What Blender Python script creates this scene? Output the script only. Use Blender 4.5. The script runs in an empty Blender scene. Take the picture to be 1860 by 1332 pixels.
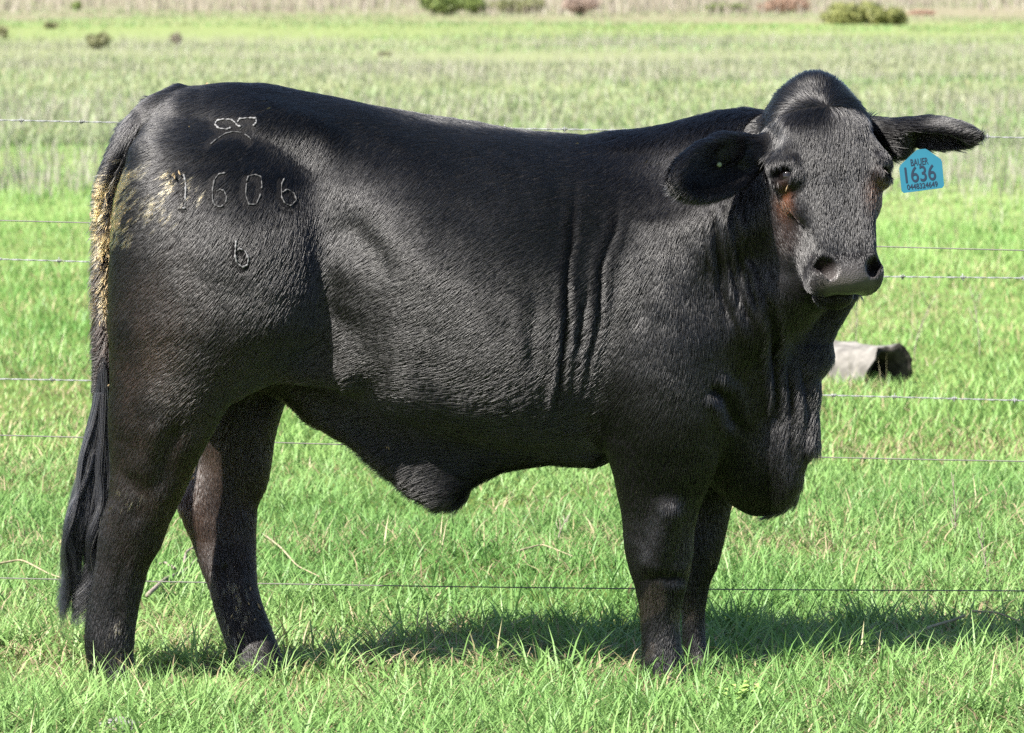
import bpy, bmesh, math, random, os
import numpy as np
from mathutils import Vector

random.seed(7)
rng = np.random.default_rng(7)
DEBUG = os.environ.get('COWDEBUG', '')
scene = bpy.context.scene
col = scene.collection

# ------------------------------------------------------------------ camera, sky, sun
CAM_Y, CAM_H, F_PX = -11.0, 1.536, 9405.0          # metres, metres, focal length in pixels of an 1860 wide frame
PITCH = math.atan(744.0 / F_PX)
cam_d = bpy.data.cameras.new('camera')
cam = bpy.data.objects.new('camera', cam_d); col.objects.link(cam)
cam.location = (0, CAM_Y, CAM_H)
cam.rotation_euler = (math.pi / 2 - PITCH, 0, 0)
cam_d.sensor_width = 36.0
cam_d.lens = 36.0 * F_PX / 1860.0
cam_d.clip_start = 0.5; cam_d.clip_end = 3000
cam_d.dof.use_dof = True
cam_d.dof.focus_distance = 10.85
cam_d.dof.aperture_fstop = 13.0
scene.camera = cam

SUN_TO = Vector((-0.58, -0.52, 0.78)).normalized()   # towards the sun: left, a little behind the camera
sun_el = math.asin(SUN_TO.z)
world = bpy.data.worlds.new('World'); scene.world = world; world.use_nodes = True
wn = world.node_tree.nodes; wl = world.node_tree.links
bg = wn['Background']
sky = wn.new('ShaderNodeTexSky'); sky.sky_type = 'NISHITA'; sky.sun_disc = False
sky.sun_elevation = sun_el
sky.sun_rotation = math.atan2(SUN_TO.x, SUN_TO.y)
sky.air_density = 1.0; sky.dust_density = 1.2
wl.new(sky.outputs[0], bg.inputs[0]); bg.inputs[1].default_value = 0.06
sd = bpy.data.lights.new('sun', 'SUN'); sd.energy = 5.0; sd.angle = math.radians(0.53); sd.color = (1.0, 0.95, 0.87)
sun = bpy.data.objects.new('sun', sd); col.objects.link(sun)
sun.rotation_euler = SUN_TO.to_track_quat('Z', 'Y').to_euler()
sun.location = SUN_TO * 40
scene.view_settings.view_transform = 'Standard'; scene.view_settings.look = 'None'
scene.view_settings.exposure = 2.0; scene.view_settings.gamma = 1.0
scene.render.engine = 'CYCLES'
scene.cycles.use_denoising = False
scene.cycles.use_adaptive_sampling = False
scene.cycles.sample_clamp_indirect = 4
scene.cycles.max_bounces = 8

# ------------------------------------------------------------------ helpers
_fw = np.array([0, math.cos(PITCH), -math.sin(PITCH)]); _up = np.array([0, math.sin(PITCH), math.cos(PITCH)])
def P(u, v, Y=0.0):
    """A point of the photograph (1860 x 1332 pixels) at depth Y, in metres."""
    d = _fw + np.array([(u - 930) / F_PX, 0, 0]) + _up * ((666 - v) / F_PX)
    t = (Y - CAM_Y) / d[1]
    return np.array([0, CAM_Y, CAM_H]) + d * t
def PX(u): return P(u, 666, 0)[0]
def PZ(v, Y=0.0): return P(930, v, Y)[2]
def G(u, v):
    """The point of the photograph on the ground plane."""
    d = _fw + np.array([(u - 930) / F_PX, 0, 0]) + _up * ((666 - v) / F_PX)
    t = -CAM_H / d[2]
    return np.array([0, CAM_Y, CAM_H]) + d * t
def to_px(p):
    """World points (n,3) back to photograph pixels."""
    q = p - np.array([0, CAM_Y, CAM_H]); z = q @ _fw
    return 930 + F_PX * q[:, 0] / z, 666 - F_PX * (q @ _up) / z

_nd = np.random.default_rng(99)
_ND = _nd.normal(size=(8, 24, 3)); _NP = _nd.uniform(0, 6.28, size=(8, 24))
def noise3(p, scale, seed=0):
    """Smooth pseudo noise, about -1..1, on points (n,3)."""
    out = np.zeros(len(p))
    for k in range(12):
        out += np.sin((p @ _ND[seed, k]) * scale + _NP[seed, k] + 1.7 * np.sin((p @ _ND[seed, k + 12]) * scale * .6 + _NP[seed, k + 12]))
    return out / 4.0

def tag(o, label=None, cat=None, group=None, kind=None):
    if label: o['label'] = label
    if cat: o['category'] = cat
    if group: o['group'] = group
    if kind: o['kind'] = kind
    return o
def empty(name, loc=(0, 0, 0)):
    o = bpy.data.objects.new(name, None); col.objects.link(o); o.location = loc; o.empty_display_size = .1
    return o
def mesh_obj(name, verts, faces, mat=None, parent=None, smooth=True):
    """Links one mesh object; verts are world coordinates even under a parent that only has a location."""
    me = bpy.data.meshes.new(name)
    v = np.asarray(verts, dtype=float)
    if parent is not None: v = v - np.array(parent_loc(parent))
    if isinstance(faces, np.ndarray):
        n, k = faces.shape
        me.vertices.add(len(v)); me.vertices.foreach_set('co', v.astype(np.float32).ravel())
        me.loops.add(n * k); me.loops.foreach_set('vertex_index', faces.astype(np.int32).ravel())
        me.polygons.add(n); me.polygons.foreach_set('loop_start', np.arange(0, n * k, k, dtype=np.int32))
        me.update(calc_edges=True)
    else:
        me.from_pydata(v.tolist(), [], faces); me.update()
    if smooth: me.polygons.foreach_set('use_smooth', np.ones(len(me.polygons), dtype=bool))
    o = bpy.data.objects.new(name, me); col.objects.link(o)
    if mat: me.materials.append(mat)
    if parent is not None: o.parent = parent
    return o
def parent_loc(o):
    l = Vector(o.location)
    while o.parent: o = o.parent; l += Vector(o.location)
    return l
def tube(path, radii, n=8, caps=True):
    """Verts and quads of a tube along a polyline (m,3)."""
    path = np.asarray(path, float); m = len(path)
    radii = np.broadcast_to(np.asarray(radii, float), (m,))
    tan = np.gradient(path, axis=0); tan /= np.linalg.norm(tan, axis=1)[:, None] + 1e-12
    ref = np.array([0, 0, 1.0]) if abs(tan[:, 2]).mean() < .8 else np.array([1.0, 0, 0])
    a = np.cross(tan, ref); a /= np.linalg.norm(a, axis=1)[:, None] + 1e-12
    b = np.cross(tan, a)
    th = np.linspace(0, 2 * np.pi, n, endpoint=False)
    v = path[:, None] + radii[:, None, None] * (np.cos(th)[None, :, None] * a[:, None] + np.sin(th)[None, :, None] * b[:, None])
    v = v.reshape(-1, 3)
    f = []
    for i in range(m - 1):
        for j in range(n):
            f.append((i * n + j, i * n + (j + 1) % n, (i + 1) * n + (j + 1) % n, (i + 1) * n + j))
    if caps:
        f.append(tuple(range(n - 1, -1, -1))); f.append(tuple(range((m - 1) * n, m * n)))
    return v, f
class MB:
    """Collects shapes that belong to ONE mesh."""
    def __init__(s): s.v = []; s.f = []; s.n = 0
    def add(s, v, f):
        s.v.append(np.asarray(v, float)); s.f += [tuple(int(i) + s.n for i in q) for q in f]; s.n += len(v); return s
    def build(s, name, mat=None, parent=None, smooth=True):
        return mesh_obj(name, np.concatenate(s.v), s.f, mat, parent, smooth)

def mat_new(name):
    m = bpy.data.materials.new(name); m.use_nodes = True
    nt = m.node_tree; b = nt.nodes['Principled BSDF']
    return m, nt, b
def simple_mat(name, color, rough=.6, noise=None, spec=.4, metallic=0.0, bump=0.0, scale=20):
    m, nt, b = mat_new(name)
    b.inputs['Roughness'].default_value = rough; b.inputs['Specular IOR Level'].default_value = spec
    b.inputs['Metallic'].default_value = metallic
    if noise:
        tc = nt.nodes.new('ShaderNodeTexCoord'); nz = nt.nodes.new('ShaderNodeTexNoise'); nz.inputs['Scale'].default_value = scale
        nz.inputs['Detail'].default_value = 6
        cr = nt.nodes.new('ShaderNodeValToRGB'); cr.color_ramp.elements[0].position = .35; cr.color_ramp.elements[1].position = .68
        cr.color_ramp.elements[0].color = (*color, 1); cr.color_ramp.elements[1].color = (*noise, 1)
        nt.links.new(tc.outputs['Object'], nz.inputs['Vector']); nt.links.new(nz.outputs['Fac'], cr.inputs['Fac'])
        nt.links.new(cr.outputs['Color'], b.inputs['Base Color'])
        if bump:
            bp = nt.nodes.new('ShaderNodeBump'); bp.inputs['Strength'].default_value = bump; bp.inputs['Distance'].default_value = .01
            nt.links.new(nz.outputs['Fac'], bp.inputs['Height']); nt.links.new(bp.outputs['Normal'], b.inputs['Normal'])
    else:
        b.inputs['Base Color'].default_value = (*color, 1)
    return m

#@@SETTING@@
# ------------------------------------------------------------------ the ground
def ground_z(x, y):
    p = np.stack([x, y, 0 * x], 1)
    amp = np.clip((y - 4) / 60, 0, 1)
    return .012 * noise3(p, 1.7, 5) + .05 * amp * noise3(p, .25, 6)
gxs = np.concatenate([np.linspace(-700, -60, 24)[:-1], np.linspace(-60, -6, 40)[:-1], np.linspace(-6, 6, 100), np.linspace(6, 60, 40)[1:], np.linspace(60, 700, 24)[1:]])
gys = np.concatenate([np.linspace(-60, -4, 20)[:-1], np.linspace(-4, 8, 100), np.linspace(8, 60, 90)[1:], np.linspace(60, 1200, 60)[1:]])
XX, YY = np.meshgrid(gxs, gys, indexing='ij')
gv = np.stack([XX.ravel(), YY.ravel(), ground_z(XX.ravel(), YY.ravel())], 1)
ii = np.arange(len(gxs) * len(gys)).reshape(len(gxs), len(gys))
gq = np.stack([ii[:-1, :-1].ravel(), ii[1:, :-1].ravel(), ii[1:, 1:].ravel(), ii[:-1, 1:].ravel()], 1)
gm, nt, b = mat_new('pasture_soil')
tc = nt.nodes.new('ShaderNodeTexCoord'); sx = nt.nodes.new('ShaderNodeSeparateXYZ'); nt.links.new(tc.outputs['Object'], sx.inputs[0])
n1 = nt.nodes.new('ShaderNodeTexNoise'); n1.inputs['Scale'].default_value = .07; n1.inputs['Detail'].default_value = 8; n1.inputs['Roughness'].default_value = .6
n2 = nt.nodes.new('ShaderNodeTexNoise'); n2.inputs['Scale'].default_value = 3.0; n2.inputs['Detail'].default_value = 8
for n_ in (n1, n2): nt.links.new(tc.outputs['Object'], n_.inputs['Vector'])
mp = nt.nodes.new('ShaderNodeMath'); mp.operation = 'MULTIPLY_ADD'; mp.inputs[1].default_value = 46; mp.inputs[2].default_value = -23
nt.links.new(n1.outputs['Fac'], mp.inputs[0])
ad = nt.nodes.new('ShaderNodeMath'); ad.operation = 'ADD'; nt.links.new(sx.outputs['Y'], ad.inputs[0]); nt.links.new(mp.outputs[0], ad.inputs[1])
mr = nt.nodes.new('ShaderNodeMapRange'); mr.inputs['From Min'].default_value = 0; mr.inputs['From Max'].default_value = 200
nt.links.new(ad.outputs[0], mr.inputs['Value'])
ramp = nt.nodes.new('ShaderNodeValToRGB')
els = [(0.0, (.075, .110, .028)), (.10, (.14, .205, .07)), (.17, (.175, .215, .10)), (.30, (.172, .198, .112)), (.42, (.170, .200, .105)), (.455, (.160, .205, .085)), (.52, (.160, .200, .085)), (.60, (.180, .172, .120)), (.75, (.185, .170, .130)), (1.0, (.18, .165, .125))]
while len(ramp.color_ramp.elements) < len(els): ramp.color_ramp.elements.new(.5)
for e, (p_, c_) in zip(ramp.color_ramp.elements, els): e.position = p_; e.color = (*c_, 1)
nt.links.new(mr.outputs[0], ramp.inputs['Fac'])
mxg = nt.nodes.new('ShaderNodeMix'); mxg.data_type = 'RGBA'; mxg.blend_type = 'MULTIPLY'; mxg.inputs['Factor'].default_value = .7
cr2 = nt.nodes.new('ShaderNodeValToRGB'); cr2.color_ramp.elements[0].position = .3; cr2.color_ramp.elements[0].color = (.55, .5, .42, 1); cr2.color_ramp.elements[1].position = .7; cr2.color_ramp.elements[1].color = (1.15, 1.1, .95, 1)
nt.links.new(n2.outputs['Fac'], cr2.inputs['Fac']); nt.links.new(ramp.outputs['Color'], mxg.inputs['A']); nt.links.new(cr2.outputs['Color'], mxg.inputs['B'])
nt.links.new(mxg.outputs['Result'], b.inputs['Base Color']); b.inputs['Roughness'].default_value = .95; b.inputs['Specular IOR Level'].default_value = .1
bpn = nt.nodes.new('ShaderNodeBump'); bpn.inputs['Distance'].default_value = .05; nt.links.new(n2.outputs['Fac'], bpn.inputs['Height']); nt.links.new(bpn.outputs['Normal'], b.inputs['Normal'])
ground = mesh_obj('ground', gv, gq, gm); tag(ground, 'wide flat pasture of short green grass with drier olive growth far off', kind='structure')

# ------------------------------------------------------------------ grass: every blade a small bent strip, joined zone by zone
def blade_mat(name, trans=.42):
    m, nt, b = mat_new(name)
    at = nt.nodes.new('ShaderNodeAttribute'); at.attribute_name = 'tint'
    tr = nt.nodes.new('ShaderNodeBsdfTranslucent'); mx = nt.nodes.new('ShaderNodeMixShader'); mx.inputs[0].default_value = trans
    nt.links.new(at.outputs['Color'], b.inputs['Base Color']); nt.links.new(at.outputs['Color'], tr.inputs['Color'])
    b.inputs['Roughness'].default_value = .5; b.inputs['Specular IOR Level'].default_value = .35
    nt.links.new(b.outputs[0], mx.inputs[1]); nt.links.new(tr.outputs[0], mx.inputs[2]); nt.links.new(mx.outputs[0], nt.nodes['Material Output'].inputs['Surface'])
    return m
grass_mat = blade_mat('grass_blade'); dry_mat = blade_mat('dry_blade', .25)
def blades(name, xy, L, W, lean, tint, segs, mat, curl=1.0, zoff=0.0):
    n = len(xy); az = rng.uniform(0, 2 * np.pi, n); face = az + np.pi / 2 + rng.normal(0, .5, n)
    dr = np.stack([np.cos(az), np.sin(az)], 1); sd_ = np.stack([np.cos(face), np.sin(face)], 1)
    base = np.concatenate([xy, (ground_z(xy[:, 0], xy[:, 1]) - .004 + zoff)[:, None]], 1)
    vs = []
    for i in range(segs + 1):
        t = i / segs
        ang = lean * (.35 + curl * .9 * t)
        h = L * t * np.cos(ang * .8); r = L * t * np.sin(ang)
        c = base.copy(); c[:, :2] += dr * r[:, None]; c[:, 2] += h
        w = W * (1 - t ** 1.6) * .5
        if i < segs:
            l = c.copy(); l[:, :2] -= sd_ * w[:, None]; rr = c.copy(); rr[:, :2] += sd_ * w[:, None]
            vs += [l, rr]
        else: vs.append(c)
    nv = len(vs); v = np.stack(vs, 1).reshape(-1, 3)
    tri = []
    for i in range(segs - 1): tri += [(2 * i, 2 * i + 1, 2 * i + 3), (2 * i, 2 * i + 3, 2 * i + 2)]
    tri.append((2 * segs - 2, 2 * segs - 1, 2 * segs))
    f = (np.arange(n)[:, None, None] * nv + np.array(tri)[None]).reshape(-1, 3)
    o = mesh_obj(name, v, f, mat, smooth=False)
    a = o.data.attributes.new('tint', 'FLOAT_COLOR', 'POINT')
    cc = np.ones((n, nv, 4), np.float32); cc[:, :, :3] = tint[:, None, :]
    a.data.foreach_set('color', cc.ravel())
    return o
def scatter(n, d0, d1, spread, power=1.0):
    """Points on the ground between distances d0 and d1 from the camera, denser near (power > 1)."""
    d = d0 + (d1 - d0) * rng.uniform(0, 1, n) ** power
    return np.stack([rng.uniform(-1, 1, n) * (spread[0] + spread[1] * d), d + CAM_Y], 1)
def mixc(a, b, t): return np.asarray(a)[None] * (1 - t[:, None]) + np.asarray(b)[None] * t[:, None]
def grass_tint(xy, dry=.08):
    p = np.concatenate([xy, np.zeros((len(xy), 1))], 1)
    t = np.clip(.5 + .3 * noise3(p, 2.2, 0) + .25 * rng.normal(size=len(xy)), 0, 1)
    t2 = np.clip(.5 + .5 * noise3(p, .7, 1), 0, 1); c = mixc((.086, .198, .044), (.218, .338, .112), np.clip(t * .75 + t2 * .35 - .05, 0, 1))
    dn = np.clip(dry + .16 * noise3(p, 1.3, 4), 0.015, .6)
    isd = rng.uniform(size=len(xy)) < dn
    c[isd] = mixc((.22, .21, .09), (.33, .29, .17), rng.uniform(size=isd.sum()))
    return c
# near: around and in front of the cow
xy = scatter(165000, 9.2, 15.5, (.6, .15))
p3 = np.concatenate([xy, np.zeros((len(xy), 1))], 1)
hgt = np.clip(1 + .35 * noise3(p3, 2.6, 7) + .2 * noise3(p3, 7, 6), .45, 1.9)
L = hgt * rng.uniform(.035, .095, len(xy))
for fx, fy in ((208, -.30), (470, -.17), (1205, -.26), (1268, -.05)): L *= 1 - .42 * np.exp(-((xy[:, 0] - PX(fx)) ** 2 / .012 + (xy[:, 1] - fy) ** 2 / .03))
W = rng.uniform(.0026, .0064, len(xy))
g1 = blades('grass', xy, L, W, rng.uniform(.4, 1.5, len(xy)), grass_tint(xy), 3, grass_mat)
tag(g1, 'short bright green grass around the hooves of the heifer', kind='stuff')
# dead thatch lying low between the blades, in patches
xy = scatter(46000, 9.2, 24, (.5, .13), 1.3)
pt = np.concatenate([xy, 0 * xy[:, :1]], 1)
xy = xy[noise3(pt, 1.6, 1) + .7 * noise3(pt, 4.5, 3) + rng.normal(0, .35, len(xy)) > .35]
gt = blades('thatch', xy, rng.uniform(.04, .11, len(xy)), rng.uniform(.002, .0045, len(xy)), rng.uniform(.9, 1.7, len(xy)), mixc((.13, .10, .055), (.30, .25, .15), rng.uniform(size=len(xy))), 3, dry_mat, zoff=.012)
tag(gt, 'dead brown thatch lying between the grass blades', kind='stuff')
# taller tufts in the foreground
ct = scatter(300, 9.2, 12.5, (.3, .13)); k_ = rng.integers(0, len(ct), 11000)
xy = ct[k_] + rng.normal(0, .035, (11000, 2))
for fx, fy in ((208, -.30), (470, -.17), (1205, -.26), (1268, -.05)): xy = xy[(np.abs(xy[:, 0] - PX(fx)) > .13) | (np.abs(xy[:, 1] - fy) > .25)]
g1b = blades('grass', xy, rng.uniform(.07, .15, len(xy)), rng.uniform(.004, .008, len(xy)), rng.uniform(.4, 1.4, len(xy)), grass_tint(xy, .03), 3, grass_mat)
tag(g1b, 'taller tufts of green grass in the foreground', kind='stuff')
# taller tufts leaning against each hoof
ht = []
for (u, Yh, n_) in ((208, -.24, 110), (470, -.10, 90), (1205, -.20, 120), (1268, .0, 60), (140, -.3, 60), (1330, -.1, 60)):
    ht.append(np.stack([P(u, 1200, Yh)[0] + rng.normal(0, .055, n_), Yh - .03 + rng.normal(0, .03, n_)], 1))
xy = np.concatenate(ht)
g1c = blades('grass', xy, rng.uniform(.05, .125, len(xy)), rng.uniform(.003, .0055, len(xy)), rng.uniform(.3, 1.2, len(xy)), grass_tint(xy, .04), 3, grass_mat)
tag(g1c, 'tufts of grass grown up around the four hooves', kind='stuff')
# middle
xy = scatter(255000, 15.5, 46, (.7, .18), 1.35)
pm = np.concatenate([xy, 0 * xy[:, :1]], 1)
L = rng.uniform(.03, .075, len(xy)) * np.clip(1 + .4 * noise3(pm, 1.1, 7), .5, 1.6); W = rng.uniform(.004, .009, len(xy))
g2 = blades('grass', xy, L, W, rng.uniform(.3, 1.1, len(xy)), grass_tint(xy, .07) * np.array([1.08, 1.06, 1.0]), 2, grass_mat)
tag(g2, 'bright green grass of the pasture behind the wire fence', kind='stuff')
# far
xy = scatter(185000, 42, 230, (.7, .18), 1.7)
d = xy[:, 1] - CAM_Y
olive = np.clip((d - 36) / 26, 0, 1) * (1 - np.clip((d - 92) / 8, 0, 1) * (1 - np.clip((d - 122) / 8, 0, 1)))
c = grass_tint(xy, .1)
cd = mixc((.165, .195, .10), (.26, .26, .175), rng.uniform(size=len(xy)))
t_ = np.clip(.32 + olive * .34 + .3 * noise3(np.concatenate([xy, 0 * xy[:, :1]], 1), .35, 2), 0, 1)
c = c * (1 - t_[:, None]) + cd * t_[:, None]
g3 = blades('grass', xy, rng.uniform(.05, .13, len(xy)), rng.uniform(.012, .03, len(xy)), rng.uniform(.3, 1.0, len(xy)), c, 2, grass_mat)
tag(g3, 'faded olive grass in the far part of the pasture', kind='stuff')
# dry weed stems: sparse between the fence and the olive zone, dense further away
def weeds(n, d0, d1, h, w, power, label, cols, clump=2.0):
    xy = scatter(n, d0, d1, (.7, .17), power)
    p = np.concatenate([xy, 0 * xy[:, :1]], 1)
    ramp_ = np.clip((xy[:, 1] - CAM_Y - d0) / max(1.0, (d1 - d0) * .4), 0, 1)
    xy = xy[(noise3(p, clump, 3) + rng.normal(0, .5, n) + .5 * ramp_) > .45]
    n = len(xy)
    o = blades('dry_weeds', xy, rng.uniform(h[0], h[1], n), rng.uniform(w[0], w[1], n), rng.uniform(.05, .5, n), mixc(cols[0], cols[1], rng.uniform(size=n)), 2, dry_mat, .8)
    return tag(o, label, kind='stuff')
weeds(7000, 15, 36, (.08, .22), (.0015, .003), 1.0, 'thin dry weed stems scattered through the green grass', ((.26, .24, .12), (.34, .30, .20)), 1.2)
weeds(110000, 30, 98, (.06, .28), (.004, .009), 1.2, 'grey brown dry weeds across the far pasture', ((.15, .145, .108), (.27, .26, .215)), .45)
weeds(30000, 134, 280, (.25, .55), (.02, .045), 1.2, 'band of pale dry weeds along the top of the picture', ((.17, .145, .115), (.26, .23, .19)), .3)

# ------------------------------------------------------------------ shrubs far off
bark = simple_mat('shrub_wood', (.09, .07, .05), .9, (.15, .12, .09))
def shrub(u, v, w_px, h_m, cols, label, leaf=.05, n=1500, flat=False, dryness=0.0):
    c = G(u, v); c[2] = ground_z(np.array([c[0]]), np.array([c[1]]))[0]
    w = w_px * (c[1] - CAM_Y) / F_PX / 2
    root = empty('shrub', tuple(c)); tag(root, label, 'shrub', 'shrubs scattered over the far pasture')
    lobes = [(rng.uniform(-.62, .62) * w, rng.uniform(-.5, .5) * w, rng.uniform(.35, .68) * h_m, rng.uniform(.30, .5)) for _ in range(9)]
    st = MB()
    for lx, ly, lz, lr in lobes:
        a = np.array([lx * .15, ly * .15, -.05]); e = np.array([lx, ly, lz])
        m_ = (a + e) / 2 + np.array([0, 0, .08 * h_m])
        st.add(*tube(np.stack([a, m_, e]) + c, [.022, .015, .006], 5))
    st.build('stem', bark, root)
    V_ = []; F_ = []
    k = rng.integers(0, 9, n); lb = np.array(lobes)[k]
    dv = rng.normal(size=(n, 3)); dv /= np.linalg.norm(dv, axis=1)[:, None]; rad = rng.uniform(.35, 1.08, n) ** .6
    ctr = lb[:, :3] + dv * (rad * lb[:, 3])[:, None] * np.array([w, w, h_m * .85])
    ctr[:, 2] = np.maximum(ctr[:, 2], .03)
    s_ = leaf * rng.uniform(.6, 1.5, n)
    a1 = rng.normal(size=(n, 3)); a1 /= np.linalg.norm(a1, axis=1)[:, None]; a2 = np.cross(a1, dv + .3 * rng.normal(size=(n, 3))); a2 /= np.linalg.norm(a2, axis=1)[:, None] + 1e-9
    v_ = np.stack([ctr - a1 * s_[:, None], ctr + a2 * s_[:, None] * .45, ctr + a1 * s_[:, None], ctr - a2 * s_[:, None] * .45], 1).reshape(-1, 3) + c
    o = mesh_obj('foliage', v_, np.arange(4 * n).reshape(n, 4), grass_mat, root, smooth=False)
    t_ = np.clip(rng.normal(.5, .3, n) + .3 * (np.array(lobes)[k][:, 3] - .4) * 5, 0, 1)
    tint = mixc(cols[0], cols[1], t_)
    a = o.data.attributes.new('tint', 'FLOAT_COLOR', 'POINT'); cc = np.ones((n, 4, 4), np.float32); cc[:, :, :3] = tint[:, None]; a.data.foreach_set('color', cc.ravel())
    return root
YG = ((.13, .15, .05), (.27, .28, .10)); DG = ((.08, .12, .035), (.19, .24, .07)); PB = ((.24, .18, .15), (.36, .28, .23)); OL = ((.13, .14, .07), (.22, .22, .11)); RB = ((.21, .14, .10), (.32, .21, .15))
shrub(1545, 47, 110, .62, YG, 'yellow green shrub with a rounded top, standing nearest of the shrubs at the top right', .06, 1900)
shrub(1612, 47, 80, .52, YG, 'lower yellow green shrub touching the right side of the rounded one')
shrub(815, 30, 110, .62, DG, 'dark green shrub at the top of the picture above the middle of the back', .06, 2000)
shrub(862, 27, 60, .48, DG, 'small green shrub tucked against the right side of the dark green one')
shrub(940, 26, 115, .50, ((.13, .14, .06), (.20, .21, .09)), 'pale yellowish shrub between the dark green shrub and the pinkish one')
shrub(1052, 30, 95, .55, PB, 'pinkish brown leafless looking shrub above the withers')
shrub(1322, 25, 85, .30, DG, 'low flat dark green shrub beside the reddish brown one')
shrub(1425, 25, 110, .50, RB, 'reddish brown shrub above the head of the heifer')
shrub(1680, 29, 70, .20, RB, 'low reddish tuft to the right of the yellow green shrubs', .05, 700)
shrub(178, 90, 52, .30, OL, 'small olive shrub on its own near the top left corner', .03, 900)
shrub(92, 57, 34, .20, OL, 'tiny olive tuft left of the small olive shrub', .03, 500)
shrub(6, 72, 30, .28, OL, 'olive shrub cut off by the left edge', .03, 600)
shrub(140, 20, 24, .28, DG, 'tiny dark shrub in the dry weeds at the top left', .05, 500)
shrub(322, 83, 26, .24, ((.16, .14, .11), (.24, .21, .16)), 'small greyish shrub right of the small olive shrub', .03, 400)
shrub(700, 100, 34, .16, OL, 'faint olive tuft in the weeds above the loin', .03, 400)

# ------------------------------------------------------------------ hollow log
lc = G(1560, 694); lc[2] = ground_z(np.array([lc[0]]), np.array([lc[1]]))[0]
log = empty('hollow_log', tuple(lc)); tag(log, 'weathered grey hollow log lying in the grass, dark open end to the right', 'log')
bark_m = simple_mat('weathered_wood', (.06, .057, .052), .9, (.19, .18, .166), .2, bump=1.0, scale=14)
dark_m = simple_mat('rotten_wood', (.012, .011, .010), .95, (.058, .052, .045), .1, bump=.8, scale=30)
ln, ra = .62, .116
axd = np.array([math.cos(-.85), math.sin(-.85), 0]); axs = np.array([-axd[1], axd[0], 0]); axu = np.array([0, 0, 1.0])
def log_ring(t, r, n=28, wob=.05, seed=0):
    th = np.linspace(0, 2 * np.pi, n, endpoint=False)
    rr = r * (1 + wob * np.sin(2 * th + 1 + seed) + wob * .6 * np.sin(5 * th + 3 * t + seed) + .03 * np.sin(11 * th + 9 * t))
    return np.stack([np.cos(th) * rr, np.sin(th) * rr * .92], 1) * (1 + .07 * noise3(np.stack([np.cos(th) * 2, np.sin(th) * 2, 0 * th + 9 * t], 1), 2.2, 3 + seed))[:, None]
def ring3(t, q): return lc + axd * (t - .5) * ln + np.array([-.115, 0, .036]) + q[:, :1] * axs + q[:, 1:] * axu
n = 28; mbk = MB(); rings = [ring3(t + (0.02 * np.sin(3 * np.linspace(0, 6.28, n, endpoint=False)))[:, None] * (t > .95), log_ring(t, ra * (1 - .06 * (1 - t)))) for t in np.linspace(0, 1, 17)]
vv = np.concatenate(rings); ff = [(i * n + j, i * n + (j + 1) % n, (i + 1) * n + (j + 1) % n, (i + 1) * n + j) for i in range(16) for j in range(n)]
ff.append(tuple(range(n)))
mesh_obj('bark', vv, ff, bark_m, log)
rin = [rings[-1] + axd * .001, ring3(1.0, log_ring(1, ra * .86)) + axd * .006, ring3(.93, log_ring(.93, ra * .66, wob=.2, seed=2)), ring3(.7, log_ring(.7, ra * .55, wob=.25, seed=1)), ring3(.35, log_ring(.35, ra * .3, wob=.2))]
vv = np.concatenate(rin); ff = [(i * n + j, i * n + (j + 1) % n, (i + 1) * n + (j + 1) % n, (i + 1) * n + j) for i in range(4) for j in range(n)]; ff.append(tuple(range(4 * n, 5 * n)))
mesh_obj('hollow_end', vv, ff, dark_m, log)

# ------------------------------------------------------------------ two wire fences behind the cow
steel = simple_mat('galvanised_wire', (.13, .135, .14), .6, (.26, .265, .27), .4, metallic=.2, scale=200)
oldw = simple_mat('old_plain_wire', (.09, .09, .08), .7, (.14, .135, .12), .3, scale=150)
postm = simple_mat('post_wood', (.16, .13, .10), .9, (.26, .23, .19), .2, bump=.5, scale=12)
def fence(name, label, Y, vl, vr, barbed):
    root = empty(name, (0, Y, 0)); tag(root, label, 'fence')
    for a_, b_ in zip(vl, vr):
        A, B = P(0, a_, Y), P(1860, b_, Y); s_ = (B - A) / (B[0] - A[0])
        xs = np.linspace(-3.3, 3.3, 400 if barbed else 40)
        mid = A[None] + s_[None] * (xs - A[0])[:, None]
        mid[:, 2] += .006 * np.sin(xs * 1.3 + a_) + .010 * ((xs / 3.3) ** 2 - .2)
        w = MB()
        if barbed:
            for ph in (0, np.pi):
                off = np.stack([0 * xs, np.cos(xs * 90 + ph), np.sin(xs * 90 + ph)], 1) * .0012
                w.add(*tube(mid + off, .0011, 5))
        else: w.add(*tube(mid, .0015, 6))
        wo = w.build('barbed_wire' if barbed else 'plain_wire', steel if barbed else oldw, root)
        if barbed:
            for xb_ in np.arange(-3.2 + (a_ % 7) * .02, 3.2, .155):
                c = A + s_ * (xb_ - A[0]); c[2] += .006 * np.sin(xb_ * 1.3 + a_) + .010 * ((xb_ / 3.3) ** 2 - .2)
                bb = MB()
                th = np.linspace(0, 5 * np.pi, 18)
                bb.add(*tube(np.stack([c[0] + np.linspace(-.006, .006, 18), c[1] + .0038 * np.cos(th), c[2] + .0038 * np.sin(th)], 1), .0013, 4))
                for q in range(2):
                    a2 = rng.uniform(0, 6.28)
                    dd = np.array([rng.uniform(-.2, .2), np.cos(a2), np.sin(a2)]) * .010
                    bb.add(*tube(np.stack([c - dd, c + dd]), [.0008, .0008], 4))
                bb.build('barb', steel, wo)
    for x in (-3.3, 3.3):
        zt = max(P(930, v, Y)[2] for v in vl) + .12
        th = np.linspace(0, 2 * np.pi, 11)[:-1]
        pth = np.array([[x, Y, -.3], [x, Y, .4], [x + .01, Y, zt * .8], [x + .012, Y, zt]])
        o = mesh_obj('post', *tube(pth, [.055, .052, .05, .047], 10), postm, root)
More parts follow.
